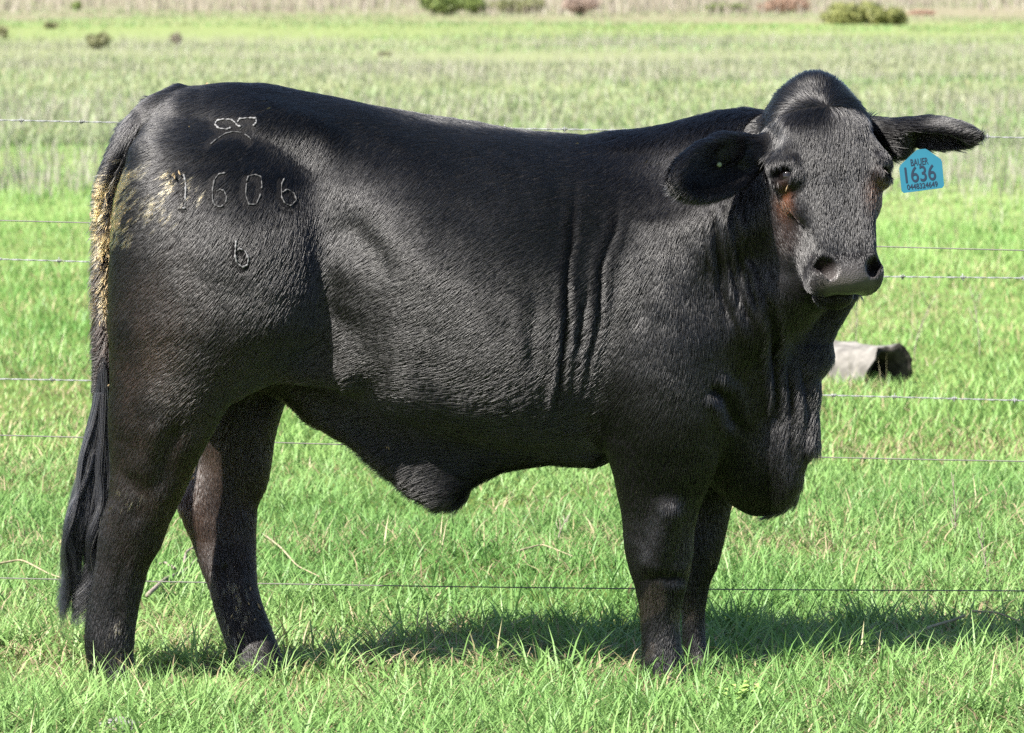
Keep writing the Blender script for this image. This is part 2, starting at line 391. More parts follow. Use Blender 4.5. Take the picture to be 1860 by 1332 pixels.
fence('plain_wire_fence', 'three dark plain wires strung just behind the heifer, lowest one near the grass', .62, (405, 795, 1048), (450, 833, 1074), False)
fence('barbed_wire_fence', 'three pale barbed wires of the fence further behind the heifer', 2.3, (214, 470, 686), (254, 507, 729), True)

# ------------------------------------------------------------------ fallen twigs and dry stalks
twig_m = simple_mat('grey_twig', (.13, .105, .085), .9, (.23, .195, .165), scale=60)
straw_m = simple_mat('dry_straw', (.17, .145, .085), .8, (.27, .23, .15), scale=60)
def stalk(name, label, group, pts, r, mat, h0=.03, side=()):
    q = []
    for i, (u, v) in enumerate(pts):
        g = G(u, v); q.append(g + np.array([0, 0, h0 + .008 * math.sin(i * 2.1)]))
    q = np.array(q); root = empty(name, tuple(q[0])); tag(root, label, name.replace('_', ' '), group)
    def fine(q): 
        t = np.linspace(0, len(q) - 1, 5 * len(q)); k = np.arange(len(q))
        w = np.stack([np.interp(t, k, q[:, i]) for i in range(3)], 1); w[1:-1] = (w[:-2] + w[1:-1] * 2 + w[2:]) / 4; return w
    w = fine(q); mesh_obj('stem', *tube(w, np.linspace(r, r * .5, len(w)), 6), mat, root)
    for sp in side:
        s_ = np.array([G(u, v) + np.array([0, 0, h0 + .015]) for u, v in sp]); s_ = fine(s_); mesh_obj('side_shoot', *tube(s_, np.linspace(r * .7, r * .3, len(s_)), 5), mat, root)
stalk('fallen_twig', 'grey forked twig lying in the grass between the hind legs', None, [(268, 1120), (300, 1095), (335, 1070), (372, 1040)], .006, twig_m, .05, [[(335, 1070), (338, 1050), (372, 1028)], [(318, 1082), (300, 1070), (290, 1072)]])
SG = 'dry stalks lying in the grass'
stalk('dry_stalk', 'pale dry stalk slanting down just right of the far hind leg', SG, [(478, 1005), (510, 1035), (540, 1060), (580, 1085)], .003, straw_m, .05)
stalk('dry_stalk', 'pale bent stalk at the left edge beside the tail', SG, [(-10, 1062), (40, 1058), (90, 1075), (120, 1090)], .003, straw_m, .05)
stalk('dry_stalk', 'thick pale straw on the shaded grass near the right edge', SG, [(1640, 1205), (1690, 1185), (1735, 1160), (1752, 1158)], .0045, straw_m, .05)
stalk('dry_stalk', 'thin straw running flat along the right edge above the thick one', SG, [(1765, 1150), (1810, 1158), (1870, 1170)], .003, straw_m, .05)
stalk('dry_stalk', 'small straw under the belly near the front legs', SG, [(940, 1030), (985, 1022), (1040, 1034)], .003, straw_m, .04)
# upright branching dry weeds
def dry_weed(u, v, h, label):
    c = G(u, v); c[2] = ground_z(np.array([c[0]]), np.array([c[1]]))[0] - .01
    root = empty('dry_weed', tuple(c)); tag(root, label, 'weed', 'upright dry weeds in the pasture')
    ln_ = rng.uniform(-.12, .12)
    main = np.stack([c + np.array([ln_ * t * t * h * 3, 0, h * t]) for t in np.linspace(0, 1, 6)])
    mesh_obj('stem', *tube(main, np.linspace(.0022, .001, 6), 5), twig_m, root)
    for i in range(9):
        t = rng.uniform(.25, .95); p0 = c + np.array([ln_ * t * t * h * 3, 0, h * t]); a_ = rng.uniform(0, 6.28); l_ = h * rng.uniform(.15, .35)
        p1 = p0 + np.array([np.cos(a_) * .5, np.sin(a_) * .5, .8]) * l_
        mesh_obj('side_shoot', *tube(np.stack([p0, (p0 + p1) / 2 + np.array([0, 0, -.01]), p1]), [.0012, .001, .0006], 4), twig_m, root)
dry_weed(1795, 1075, .16, 'thin leaning dry weed in front of the lowest wire at the right edge')
dry_weed(1736, 1000, .17, 'thin dry weed left of the one at the right edge')
dry_weed(1555, 650, .28, 'dry weed standing right behind the hollow log')
dry_weed(1660, 660, .26, 'dry weed standing to the right of the open end of the log')
dry_weed(1780, 660, .30, 'dry weed far right of the log, near the right edge')
dry_weed(1010, 1000, .10, 'short dry weed under the belly')
# light green broad leaves in the foreground
bw = G(1352, 1312); weed = empty('broadleaf_weed', tuple(bw)); tag(weed, 'pale green broad leaved weed in the grass at the bottom, right of the front legs', 'plant')
leafm = simple_mat('broad_leaf', (.19, .30, .07), .55, (.24, .35, .10), scale=40)
for i in range(24):
    a_ = rng.uniform(0, 6.28); l_ = rng.uniform(.014, .028); r_ = rng.uniform(0, .05)
    c = bw + np.array([np.cos(a_ + 1) * r_, np.sin(a_ + 1) * r_, rng.uniform(.045, .075)]); dx = np.array([np.cos(a_), np.sin(a_), .25]); dy = np.array([-np.sin(a_), np.cos(a_), .1]); up_ = np.array([0, 0, 1])
    v_ = [c, c + dx * l_ * .4 + dy * l_ * .42 + up_ * .004, c + dx * l_ * .5 - up_ * .002, c + dx * l_ * .4 - dy * l_ * .42 + up_ * .004, c + dx * l_ + up_ * -.004, c + dx * l_ * .85 + dy * l_ * .25, c + dx * l_ * .85 - dy * l_ * .25]
    mesh_obj('leaf', np.array(v_), [(0, 2, 1), (0, 3, 2), (1, 2, 5), (2, 3, 6), (2, 4, 5), (2, 6, 4)], leafm, weed)
st = G(218, 1345); stone = mesh_obj('stone', *tube(np.array([st + np.array([-.05, 0, .0]), st + np.array([-.035, 0, .01]), st + np.array([0, .003, .014]), st + np.array([.035, 0, .01]), st + np.array([.048, 0, .002])]), [.01, .028, .036, .028, .008], 9), simple_mat('pale_stone', (.11, .105, .10), .9, (.19, .185, .175), scale=60, bump=.4))
tag(stone, 'pale flat stone at the bottom edge near the left corner', 'stone')
#@@ENDSETTING@@

# ------------------------------------------------------------------ the cow: one implicit surface, meshed once
def smin(a, b, k):
    h = np.clip(.5 + .5 * (b - a) / k, 0, 1)
    return b + (a - b) * h - k * h * (1 - h)
def smax(a, b, k): return -smin(-a, -b, k)

HO = P(1478, 185, -.16)                                   # head frame: origin, a = down the face, b = towards image right, c = out of the forehead
ha = np.array([.14, -.385, -.91]); ha /= np.linalg.norm(ha)
hb = np.array([.93, .33, .09]); hb -= ha * (hb @ ha); hb /= np.linalg.norm(hb)
hc = np.cross(ha, hb)
def H(t, b, c): return HO + ha * t + hb * b + hc * c

gx = np.concatenate([np.arange(-1.0, .30, .0068), np.arange(.30, 1.06, .0043)])
gy = np.concatenate([np.arange(-.50, .02, .0058), np.arange(.02, .36, .011)])
gz = np.concatenate([np.arange(-.03, .76, .0075), np.arange(.76, 1.33, .0043)])
gx = gx.astype(np.float32); gy = gy.astype(np.float32); gz = gz.astype(np.float32)
FIELD = np.full((len(gx), len(gy), len(gz)), .2, dtype=np.float32)

def sub(lo, hi, pad):
    s = []
    for g, l, h in ((gx, lo[0], hi[0]), (gy, lo[1], hi[1]), (gz, lo[2], hi[2])):
        s.append(slice(max(0, np.searchsorted(g, l - pad)), min(len(g), np.searchsorted(g, h + pad) + 1)))
    return tuple(s)
def apply(fn, lo, hi, k, mode='add', pad=.09):
    """fn(x,y,z) -> distance, combined with the field inside the box lo..hi (+pad)."""
    sl = sub(lo, hi, pad)
    x = gx[sl[0]][:, None, None]; y = gy[sl[1]][None, :, None]; z = gz[sl[2]][None, None, :]
    d = fn(x, y, z).astype(np.float32)
    F = FIELD[sl]
    FIELD[sl] = smin(F, d, k) if mode == 'add' else smax(F, -d, k)

def ellipsoid(c, r, k=.03, ax=None, mode='add'):
    c = np.asarray(c, float); r = np.asarray(r, float)
    A = np.eye(3) if ax is None else np.asarray(ax)       # rows: the axes the radii belong to
    ext = np.sqrt(((A.T * r) ** 2).sum(1))
    def fn(x, y, z):
        dx, dy, dz = x - c[0], y - c[1], z - c[2]
        q = 0; g = 0
        for i in range(3):
            l = (A[i, 0] * dx + A[i, 1] * dy + A[i, 2] * dz)
            q = q + (l / r[i]) ** 2; g = g + (l / r[i] ** 2) ** 2
        q = np.sqrt(q); g = np.sqrt(g) + 1e-9
        return q * (q - 1) / g if r.min() > 1e-6 else q
    def fn2(x, y, z):
        d = fn(x, y, z)
        return np.maximum(d, -r.min())
    apply(fn2, c - ext, c + ext, k, mode)
def cone(p0, r0, p1, r1, k=.03, mode='add'):
    """Round cone (tapered capsule)."""
    p0 = np.asarray(p0, float); p1 = np.asarray(p1, float); d = p1 - p0; L2 = d @ d
    def fn(x, y, z):
        t = np.clip(((x - p0[0]) * d[0] + (y - p0[1]) * d[1] + (z - p0[2]) * d[2]) / L2, 0, 1)
        return np.sqrt((x - p0[0] - t * d[0]) ** 2 + (y - p0[1] - t * d[1]) ** 2 + (z - p0[2] - t * d[2]) ** 2) - (r0 + (r1 - r0) * t)
    apply(fn, np.minimum(p0 - r0, p1 - r1), np.maximum(p0 + r0, p1 + r1), k, mode)
def interp_s(x, xs, ys):
    """Smooth (monotone-ish cubic) interpolation."""
    xs = np.asarray(xs, float); ys = np.asarray(ys, float)
    m = np.gradient(ys, xs)
    i = np.clip(np.searchsorted(xs, x) - 1, 0, len(xs) - 2)
    h = xs[i + 1] - xs[i]; t = np.clip((x - xs[i]) / h, 0, 1)
    return (ys[i] * (2 * t ** 3 - 3 * t ** 2 + 1) + m[i] * h * (t ** 3 - 2 * t ** 2 + t) + ys[i + 1] * (3 * t ** 2 - 2 * t ** 3) + m[i + 1] * h * (t ** 3 - t ** 2))
def leg(rows, k):
    """Loft down z: rows of (v pixel, back u, front u, y centre, y radius)."""
    rows = np.array(rows, float)
    Y = rows[:, 3]
    zs = np.array([P(930, r[0], r[3])[2] for r in rows]); xb = np.array([P(r[1], r[0], r[3])[0] for r in rows]); xf = np.array([P(r[2], r[0], r[3])[0] for r in rows])
    o = np.argsort(zs); zs, xb, xf, Y, ry = zs[o], xb[o], xf[o], Y[o], rows[o, 4]
    def fn(x, y, z):
        zc = np.clip(z, zs[0], zs[-1])
        b, f = interp_s(zc, zs, xb), interp_s(zc, zs, xf); yc, yr = interp_s(zc, zs, Y), interp_s(zc, zs, ry)
        cx, rx = (b + f) / 2, (f - b) / 2
        q = np.sqrt(((x - cx) / rx) ** 2 + ((y - yc) / yr) ** 2)
        d = (q - 1) * np.minimum(rx, yr)
        over = np.maximum(zs[0] - z, z - zs[-1])
        return np.where(over > 0, np.sqrt(np.maximum(d, 0) ** 2 + over ** 2) + np.minimum(d, 0) * 0, d)
    apply(fn, (xb.min(), (Y - ry).min(), zs[0]), (xf.max(), (Y + ry).max(), zs[-1]), k)
def sheet(poly, y0, r, k, yslope=0.0):
    """A thin fold of skin: the polygon (pixels) in the plane y = y0, rounded to radius r."""
    pts = np.array([P(u, v, y0)[[0, 2]] for u, v in poly])
    lo = pts.min(0); hi = pts.max(0)
    def fn(x, y, z):
        X, _, Z = np.broadcast_arrays(x, 0 * x, z)
        X = X[:, 0, :].astype(float); Z = Z[:, 0, :].astype(float)
        d = np.full(X.shape, 1e9); s = np.ones(X.shape)
        n = len(pts)
        for i in range(n):
            a, b = pts[i], pts[i - 1]
            e = b - a; wx, wz = X - a[0], Z - a[1]
            t = np.clip((wx * e[0] + wz * e[1]) / (e @ e), 0, 1)
            d = np.minimum(d, (wx - e[0] * t) ** 2 + (wz - e[1] * t) ** 2)
            c1 = Z >= a[1]; c2 = Z < b[1]; c3 = e[0] * wz > e[1] * wx
            s = np.where((c1 & c2 & c3) | (~c1 & ~c2 & ~c3), -s, s)
        d2 = (s * np.sqrt(d) + r)[:, None, :]
        yy = y - y0 - yslope * (z - lo[1])
        return np.sqrt(np.maximum(d2, 0) ** 2 + yy ** 2) - r + np.minimum(d2, 0) * 0
    apply(fn, (lo[0], y0 - r - abs(yslope) * .4, lo[1]), (hi[0], y0 + r + abs(yslope) * .4, hi[1]), k)

# --- trunk: a loft along x
T = np.array([  # u, top v, bottom v, half width
    (238, 320, 470, .050), (246, 268, 540, .100), (258, 226, 620, .145), (282, 190, 680, .185), (318, 168, 705, .212), (380, 156, 715, .232), (475, 153, 705, .236), (560, 168, 695, .220),
    (640, 184, 730, .240), (740, 204, 775, .276), (850, 224, 805, .284), (950, 238, 818, .278), (1050, 245, 826, .258), (1130, 248, 832, .236),
    (1200, 243, 845, .212), (1270, 226, 868, .180), (1330, 212, 890, .145), (1380, 215, 905, .115), (1420, 270, 900, .085), (1445, 380, 885, .050)], float)
tx = np.array([PX(u) for u in T[:, 0]]); tt = np.array([PZ(v) for v in T[:, 1]]); tb = np.array([PZ(v) for v in T[:, 2]]); tw = T[:, 3]
def trunk(x, y, z):
    xc = np.clip(x, tx[0], tx[-1])
    top, bot, w = interp_s(xc, tx, tt), interp_s(xc, tx, tb), interp_s(xc, tx, tw)
    h = (top - bot) / 2; c = (top + bot) / 2 - .02
    zz = z - c
    hh = np.where(zz > 0, top - c, c - bot)
    ay = np.abs(y) / w; az = np.abs(zz) / hh
    q = np.sqrt(ay ** 2 + az ** 2)
    q = np.where(zz < 0, (ay ** 2.3 + az ** 2.3) ** (1 / 2.3), q)
    d = (q - 1) * np.minimum(w, hh)
    over = np.maximum(np.maximum(tx[0] - x, x - tx[-1]), 0)
    return np.sqrt(np.maximum(d, 0) ** 2 + over ** 2) + np.where(over > 0, 0, np.minimum(d, 0))
apply(trunk, (tx[0], -.3, tb.min()), (tx[-1], .3, tt.max()), .001)
# back bone and tail head, hook bones, far pin bone
cone(P(480, 206, 0), .040, P(860, 262, 0), .028, .03)
ellipsoid(P(300, 400, .14), (.085, .09, .20), .05)
ellipsoid(P(510, 250, -.12), (.09, .04, .04), .07); ellipsoid(P(510, 250, .12), (.09, .04, .04), .07)
cone(P(345, 245, .08), .055, P(274, 196, .075), .024, .03); cone(P(320, 310, .10), .07, P(228, 238, .09), .022, .03)
# far and near hind legs
leg([(560, 262, 560, .14, .09), (650, 290, 545, .14, .095), (730, 332, 517, .13, .085), (800, 352, 497, .12, .07), (850, 352, 491, .11, .058), (885, 337, 484, .10, .05),
     (915, 322, 471, .09, .045), (945, 330, 468, .08, .042), (980, 345, 467, .07, .038), (1020, 359, 466, .055, .036), (1070, 379, 469, .035, .035), (1110, 391, 480, .02, .036),
     (1150, 404, 495, .005, .040), (1185, 415, 508, -.01, .043), (1225, 424, 522, -.02, .050), (1242, 428, 530, -.02, .05)], .03)
leg([(200, 330, 400, -.05, .02), (218, 296, 440, -.075, .05), (245, 256, 490, -.105, .085), (300, 226, 545, -.135, .12), (370, 207, 584, -.155, .14), (450, 200, 602, -.17, .146), (540, 197, 598, -.175, .142), (600, 198, 574, -.18, .130), (650, 201, 524, -.18, .113),
     (700, 203, 452, -.18, .096), (745, 202, 410, -.18, .083), (800, 203, 377, -.18, .068), (850, 204, 352, -.18, .057), (900, 200, 330, -.18, .049), (940, 188, 311, -.18, .045),
     (985, 178, 296, -.18, .040), (1030, 172, 272, -.18, .036), (1080, 163, 258, -.18, .035), (1120, 157, 249, -.18, .036), (1160, 154, 244, -.18, .041), (1200, 158, 243, -.18, .044),
     (1240, 162, 258, -.18, .050), (1262, 160, 268, -.18, .05)], .03)
# flank fold between thigh and belly
sheet([(470, 560), (600, 560), (690, 650), (640, 704), (560, 704), (500, 695), (440, 715)], -.155, .045, .05)
# belly folds (a thin navel flap on the midline)
sheet([(480, 690), (560, 768), (630, 806), (700, 860), (755, 902), (800, 924), (832, 918), (850, 898), (862, 878), (920, 848), (1010, 832), (1090, 833), (1090, 700), (700, 680)], -.03, .035, .06)
# front legs
leg([(620, 1170, 1335, .12, .09), (740, 1180, 1340, .12, .085), (850, 1195, 1338, .12, .07), (905, 1205, 1330, .12, .056), (955, 1213, 1320, .115, .048), (990, 1218, 1312, .11, .044), (1030, 1225, 1302, .11, .040),
     (1055, 1228, 1291, .11, .037), (1080, 1232, 1285, .11, .034), (1110, 1237, 1281, .11, .031), (1150, 1239, 1281, .11, .032), (1180, 1241, 1285, .11, .036), (1215, 1242, 1295, .11, .045), (1236, 1240, 1305, .11, .048)], .03)
leg([(400, 1130, 1240, -.115, .07), (470, 1106, 1280, -.130, .09), (550, 1084, 1305, -.14, .105), (650, 1072, 1318, -.145, .112), (740, 1079, 1318, -.145, .104), (800, 1092, 1308, -.145, .09), (860, 1112, 1296, -.14, .072), (910, 1123, 1276, -.135, .058),
     (960, 1131, 1262, -.135, .05), (1000, 1135, 1259, -.135, .046), (1035, 1143, 1254, -.135, .044), (1070, 1154, 1246, -.135, .040), (1100, 1160, 1239, -.135, .036), (1140, 1164, 1236, -.135, .034),
     (1180, 1166, 1240, -.135, .039), (1215, 1164, 1248, -.135, .045), (1250, 1162, 1262, -.135, .052)], .025)
cone(P(1215, 930, -.18), .022, P(1190, 1020, -.17), .02, .03)
# neck: crest, side and underside, turning towards the camera
cone(P(1150, 330, 0), .09, P(1430, 265, -.10), .078, .05)
cone(P(1170, 480, -.02), .18, P(1440, 370, -.13), .105, .06)
cone(P(1230, 640, -.03), .17, P(1460, 500, -.15), .085, .06)
cone(P(1300, 720, -.02), .13, P(1470, 640, -.07), .045, .06)
# dewlap and brisket
sheet([(1500, 500), (1565, 530), (1545, 562), (1524, 594), (1504, 634), (1491, 680), (1482, 735), (1482, 786), (1486, 812), (1470, 830), (1460, 850), (1456, 872), (1446, 890), (1436, 906), (1410, 905), (1400, 800), (1410, 640), (1440, 540)], -.085, .030, .02)
ellipsoid(P(1375, 830, -.02), (.085, .085, .112), .05)
ellipsoid(P(1418, 870, -.06), (.028, .03, .06), .02)
# tail
TP = [(330, 190, 0, .040), (285, 212, -.02, .042), (243, 246, -.04, .036), (210, 295, -.055, .027), (190, 350, -.06, .021), (186, 430, -.06, .018), (184, 520, -.06, .017), (185, 610, -.06, .015), (186, 700, -.06, .013), (182, 780, -.06, .010)]
_t = np.linspace(0, len(TP) - 1, 34); _k = np.arange(len(TP)); _tp = np.stack([interp_s(_t, _k, np.array(TP)[:, i]) for i in range(4)], 1)
_sl = sub(P(160, 800, -.13), P(340, 170, .06), 0); _keep = FIELD[_sl].copy(); FIELD[_sl] = .2
for q0, q1 in zip(_tp, _tp[1:]): cone(P(*q0[:3]), q0[3], P(*q1[:3]), q1[3], .003)
FIELD[_sl] = smin(_keep, FIELD[_sl], .014)

# --- head
HT = np.array([  # t, half width, front c, back c
    (-.018, .066, .022, -.09), (.02, .094, .056, -.12), (.06, .112, .076, -.15), (.12, .121, .080, -.18), (.17, .117, .077, -.20), (.22, .105, .067, -.205), (.265, .095, .060, -.19),
    (.31, .085, .055, -.155), (.35, .078, .052, -.12), (.39, .073, .048, -.10), (.420, .060, .036, -.08)], float)
def head(x, y, z):
    dx, dy, dz = x - HO[0], y - HO[1], z - HO[2]
    t = dx * ha[0] + dy * ha[1] + dz * ha[2]; b = dx * hb[0] + dy * hb[1] + dz * hb[2]; c = dx * hc[0] + dy * hc[1] + dz * hc[2]
    tc = np.clip(t, HT[0, 0], HT[-1, 0])
    w, cf, cb = (interp_s(tc, HT[:, 0], HT[:, i]) for i in (1, 2, 3))
    cc = cf - .075; hf = cf - cc; hk = cc - cb
    e = c - cc
    hh = np.where(e > 0, hf, hk)
    ww = w * np.where(e > 0, 1 - .22 * np.clip(e / hf, 0, 1) * np.clip((t - .15) / .15, 0, 1), 1 - .30 * np.clip(-e / hk, 0, 1) ** 2)
    q = (np.abs(b / ww) ** 2.4 + np.abs(e / hh) ** 2.4) ** (1 / 2.4)
    d = (q - 1) * np.minimum(ww, hh)
    over = np.maximum(np.maximum(HT[0, 0] - t, t - HT[-1, 0]), 0)
    return np.sqrt(np.maximum(d, 0) ** 2 + over ** 2) + np.where(over > 0, 0, np.minimum(d, 0))
apply(head, HO - .3, HO + np.array([.3, .2, .1]), .03)
HAX = np.array([ha, hb, hc])
def hell(t, b, c, rt, rb, rc, k=.02, mode='add', ax=None): ellipsoid(H(t, b, c), (rt, rb, rc), k, HAX if ax is None else ax, mode)
hell(.030, .007, -.024, .094, .095, .084, .03)                       # poll
hell(-.022, .006, -.01, .038, .040, .045, .03)
for s in (-1, 1):
    hell(.135, s * .096, .026, .045, .034, .034, .025)           # brow
    hell(.225, s * .080, .015, .05, .022, .026, .03)             # cheek bone
    hell(.085, s * .130, .040, .040, .024, .035, .03, 'sub')      # temple
    hell(.27, s * .048, .042, .10, .022, .016, .03)              # edge of the nose bridge
    hell(.235, s * .066, -.095, .085, .034, .07, .03)            # jaw muscle
    hell(.386, s * .047, .000, .046, .038, .052, .016)           # upper lip lobes
    hell(.31, s * .094, -.012, .06, .020, .020, .04, 'sub')       # hollow below the cheek bone
hell(.395, 0, .014, .040, .060, .040, .016)                     # nose pad
hell(.400, 0, -.075, .036, .046, .030, .02)                     # chin
EYE = {}
for s in (-1, 1):
    EYE[s] = H(.178, s * .104, .034)
    out = hb * s * .80 + hc * .60; out /= np.linalg.norm(out)
    up = -ha - out * (-ha @ out); up /= np.linalg.norm(up); fw = np.cross(out, up)
    ax = np.array([fw, up, out])
    ellipsoid(EYE[s] + out * .000, (.040, .030, .026), .018, ax)                  # lids
    ellipsoid(EYE[s] + out * .022 + up * .0015, (.0265, .0142, .022), .005, ax, 'sub')   # the slit between them
    ellipsoid(EYE[s] + up * .024 + out * .010, (.038, .010, .013), .014, ax)       # upper lid fold
    # nostril: a comma that opens sideways
    nax = np.array([hb * s * .75 + ha * .2 + hc * .35, ha * .85 - hb * s * .25, hc]); nax /= np.linalg.norm(nax, axis=1)[:, None]
    nax[1] -= nax[0] * (nax[1] @ nax[0]); nax[1] /= np.linalg.norm(nax[1]); nax[2] = np.cross(nax[0], nax[1])
    ellipsoid(H(.390, s * .049, .040), (.0125, .020, .040), .006, nax, 'sub')
    ellipsoid(H(.378, s * .060, .040), (.010, .016, .022), .005, nax, 'sub')
# mouth slit
for s in (-1, 1):
    cone(H(.432, 0, -.046), .004, H(.38, s * .066, -.050), .004, .008, 'sub')
# ears
def ear(base, tip, wid, face, thick, cup):
    base = np.asarray(base); tip = np.asarray(tip); L = tip - base; ln = np.linalg.norm(L); e0 = L / ln
    e2 = face - e0 * (face @ e0); e2 /= np.linalg.norm(e2); e1 = np.cross(e2, e0)
    ax = np.array([e0, e1, e2]); c = (base + tip) / 2
    sl = sub(c - ln, c + ln, 0)
    keep = FIELD[sl].copy()
    FIELD[sl] = .2
    ellipsoid(c + e0 * .008, (ln * .56, wid, thick), .001, ax)
    ellipsoid(c + e2 * cup + e0 * .006, (ln * .45, wid * .76, thick), .012, ax, 'sub')
    FIELD[sl] = smin(keep, FIELD[sl], .014)
    cone(base - e0 * .03, .034, base + e0 * .045, .026, .02)
    return c, ax, ln
E1 = ear(P(1388, 272, -.21), P(1232, 331, -.37), .062, np.array([-.10, -1.0, -.10]), .036, .030)
ellipsoid(P(1628, 262, -.10), (.030, .025, .034), .02)
ellipsoid(P(1322, 272, -.275), (.036, .016, .028), .018)
E2 = ear(P(1600, 240, -.09), P(1763, 247, -.19), .042, np.array([.15, -.70, -.75]), .034, .030)

# --- surface nets on the uneven grid
def surface_nets():
    F = FIELD; S = F < 0
    nx, ny, nz = F.shape
    C = np.zeros((nx - 1, ny - 1, nz - 1), np.int8)
    for i in (0, 1):
        for j in (0, 1):
            for k in (0, 1):
                C += S[i:nx - 1 + i, j:ny - 1 + j, k:nz - 1 + k]
    I, J, K = np.nonzero((C > 0) & (C < 8))
    idx = np.full(C.shape, -1, np.int32); idx[I, J, K] = np.arange(len(I))
    acc = np.zeros((len(I), 3)); cnt = np.zeros(len(I))
    for axis in range(3):
        for o1 in (0, 1):
            for o2 in (0, 1):
                o = [0, 0, 0]; oth = [a for a in range(3) if a != axis]; o[oth[0]] = o1; o[oth[1]] = o2
                i0, j0, k0 = I + o[0], J + o[1], K + o[2]
                q = [o[0], o[1], o[2]]; q[axis] = 1
                i1, j1, k1 = I + q[0], J + q[1], K + q[2]
                v0 = F[i0, j0, k0]; v1 = F[i1, j1, k1]
                m = (v0 < 0) != (v1 < 0)
                t = np.where(m, v0 / np.where(m, v0 - v1, 1), 0)
                p0 = np.stack([gx[i0], gy[j0], gz[k0]], 1); p1 = np.stack([gx[i1], gy[j1], gz[k1]], 1)
                acc += np.where(m[:, None], p0 + (p1 - p0) * t[:, None], 0); cnt += m
    V = acc / cnt[:, None]
    quads = []
    for axis in range(3):
        a = [slice(None)] * 3; b = [slice(None)] * 3
        a[axis] = slice(0, -1); b[axis] = slice(1, None)
        A, B = S[tuple(a)], S[tuple(b)]
        E = np.array(np.nonzero(A != B)).T
        o1, o2 = [q for q in range(3) if q != axis]
        lim = np.array(C.shape)
        E = E[(E[:, o1] > 0) & (E[:, o2] > 0) & (E[:, o1] < lim[o1]) & (E[:, o2] < lim[o2])]
        inside = A[tuple(E.T)]
        def cell(d1, d2):
            q = E.copy(); q[:, o1] -= d1; q[:, o2] -= d2
            return idx[tuple(q.T)]
        Q = np.stack([cell(1, 1), cell(0, 1), cell(0, 0), cell(1, 0)], 1)
        flip = inside if axis != 1 else ~inside
        Q = np.where(flip[:, None], Q, Q[:, ::-1])
        quads.append(Q)
    Q = np.concatenate(quads)
    return V, Q[(Q >= 0).all(1)]
V, Q = surface_nets()
def vnormals(V, Q):
    n = np.cross(V[Q[:, 2]] - V[Q[:, 0]], V[Q[:, 3]] - V[Q[:, 1]])
    N = np.stack([np.bincount(Q.ravel(), np.repeat(n[:, i], 4), len(V)) for i in range(3)], 1)
    return N / (np.linalg.norm(N, axis=1)[:, None] + 1e-12)
E = np.concatenate([Q[:, [0, 1]], Q[:, [1, 2]], Q[:, [2, 3]], Q[:, [3, 0]]])
deg = np.bincount(E[:, 0], minlength=len(V)) + np.bincount(E[:, 1], minlength=len(V))
def lap(V):
    s = np.stack([np.bincount(E[:, 0], V[E[:, 1], i], len(V)) + np.bincount(E[:, 1], V[E[:, 0], i], len(V)) for i in range(3)], 1)
    return s / deg[:, None] - V
for _ in range(4):
    V = V + .5 * lap(V); V = V - .52 * lap(V)
N = vnormals(V, Q)
U_, V_ = to_px(V)
headness = np.clip(1 - np.abs((V - HO) @ ha - .2) / .3, 0, 1) * (((V - HO) @ hc) > -.25)
is_head = ((V - HO) @ hc > -.13) & (((V - HO) @ ha) > -.12) & (np.abs((V - HO) @ hb) < .16) & (V[:, 0] > .48)
# skin folds: polyline in pixels, half width (px), depth (m)
FOLDS = [([(1064, 320), (1052, 400), (1038, 470), (1036, 560), (1026, 660), (1020, 780)], 6, .007), ([(1134, 340), (1120, 420), (1098, 490), (1092, 560), (1072, 640), (1066, 720)], 6, .006), ([(1080, 500), (1064, 580), (1056, 640)], 7, .0025), ([(980, 520), (972, 600), (976, 680)], 12, .0025),
         ([(1302, 370), (1306, 430), (1312, 520), (1330, 600)], 7, .008), ([(1334, 370), (1338, 440), (1350, 540), (1370, 620)], 8, .007), ([(1362, 360), (1372, 440), (1388, 520), (1408, 620), (1416, 760)], 8, .010),
         ([(1320, 385), (1325, 460), (1340, 570)], 4.5, .006), ([(1350, 400), (1358, 480), (1372, 590)], 4.5, .006), ([(1284, 380), (1286, 440), (1292, 520)], 5, .004), ([(1425, 640), (1432, 740), (1440, 860)], 7, .008), ([(1456, 640), (1463, 740), (1452, 845)], 8, .006), ([(1180, 440), (1172, 520), (1160, 600)], 12, .004), ([(1240, 420), (1238, 500), (1230, 580)], 14, .005),
         ([(580, 410), (640, 420), (690, 460), (710, 520)], 30, .004), ([(1290, 700), (1320, 720), (1345, 790)], 10, .008),
         ([(640, 740), (720, 780), (860, 790), (1000, 780)], 26, .004), ([(405, 540), (408, 580), (400, 640)], 12, .003), ([(1185, 1040), (1215, 1048), (1250, 1046)], 8, .005), ([(760, 640), (800, 700), (860, 740)], 24, .003),
         ([(205, 1000), (190, 1080), (182, 1170)], 9, .006), ([(232, 1000), (215, 1080), (212, 1150)], 8, .004), ([(400, 990), (420, 1070), (445, 1160)], 9, .006), ([(1186, 1075), (1190, 1130), (1192, 1180)], 8, .005), ([(1160, 960), (1190, 1000), (1200, 1030)], 10, .005), ([(250, 850), (262, 900), (250, 960)], 16, .004), ([(330, 760), (300, 840), (280, 900)], 16, .006)]
near = (N[:, 1] < -.1) & (V[:, 1] < .02) & ~is_head
disp = np.zeros(len(V)); UW = U_ + 7 * noise3(V, 11, 4) + 3 * noise3(V, 31, 5); VW = V_; fmod = np.clip(.75 + .45 * noise3(V, 13, 6), .15, 1.3)
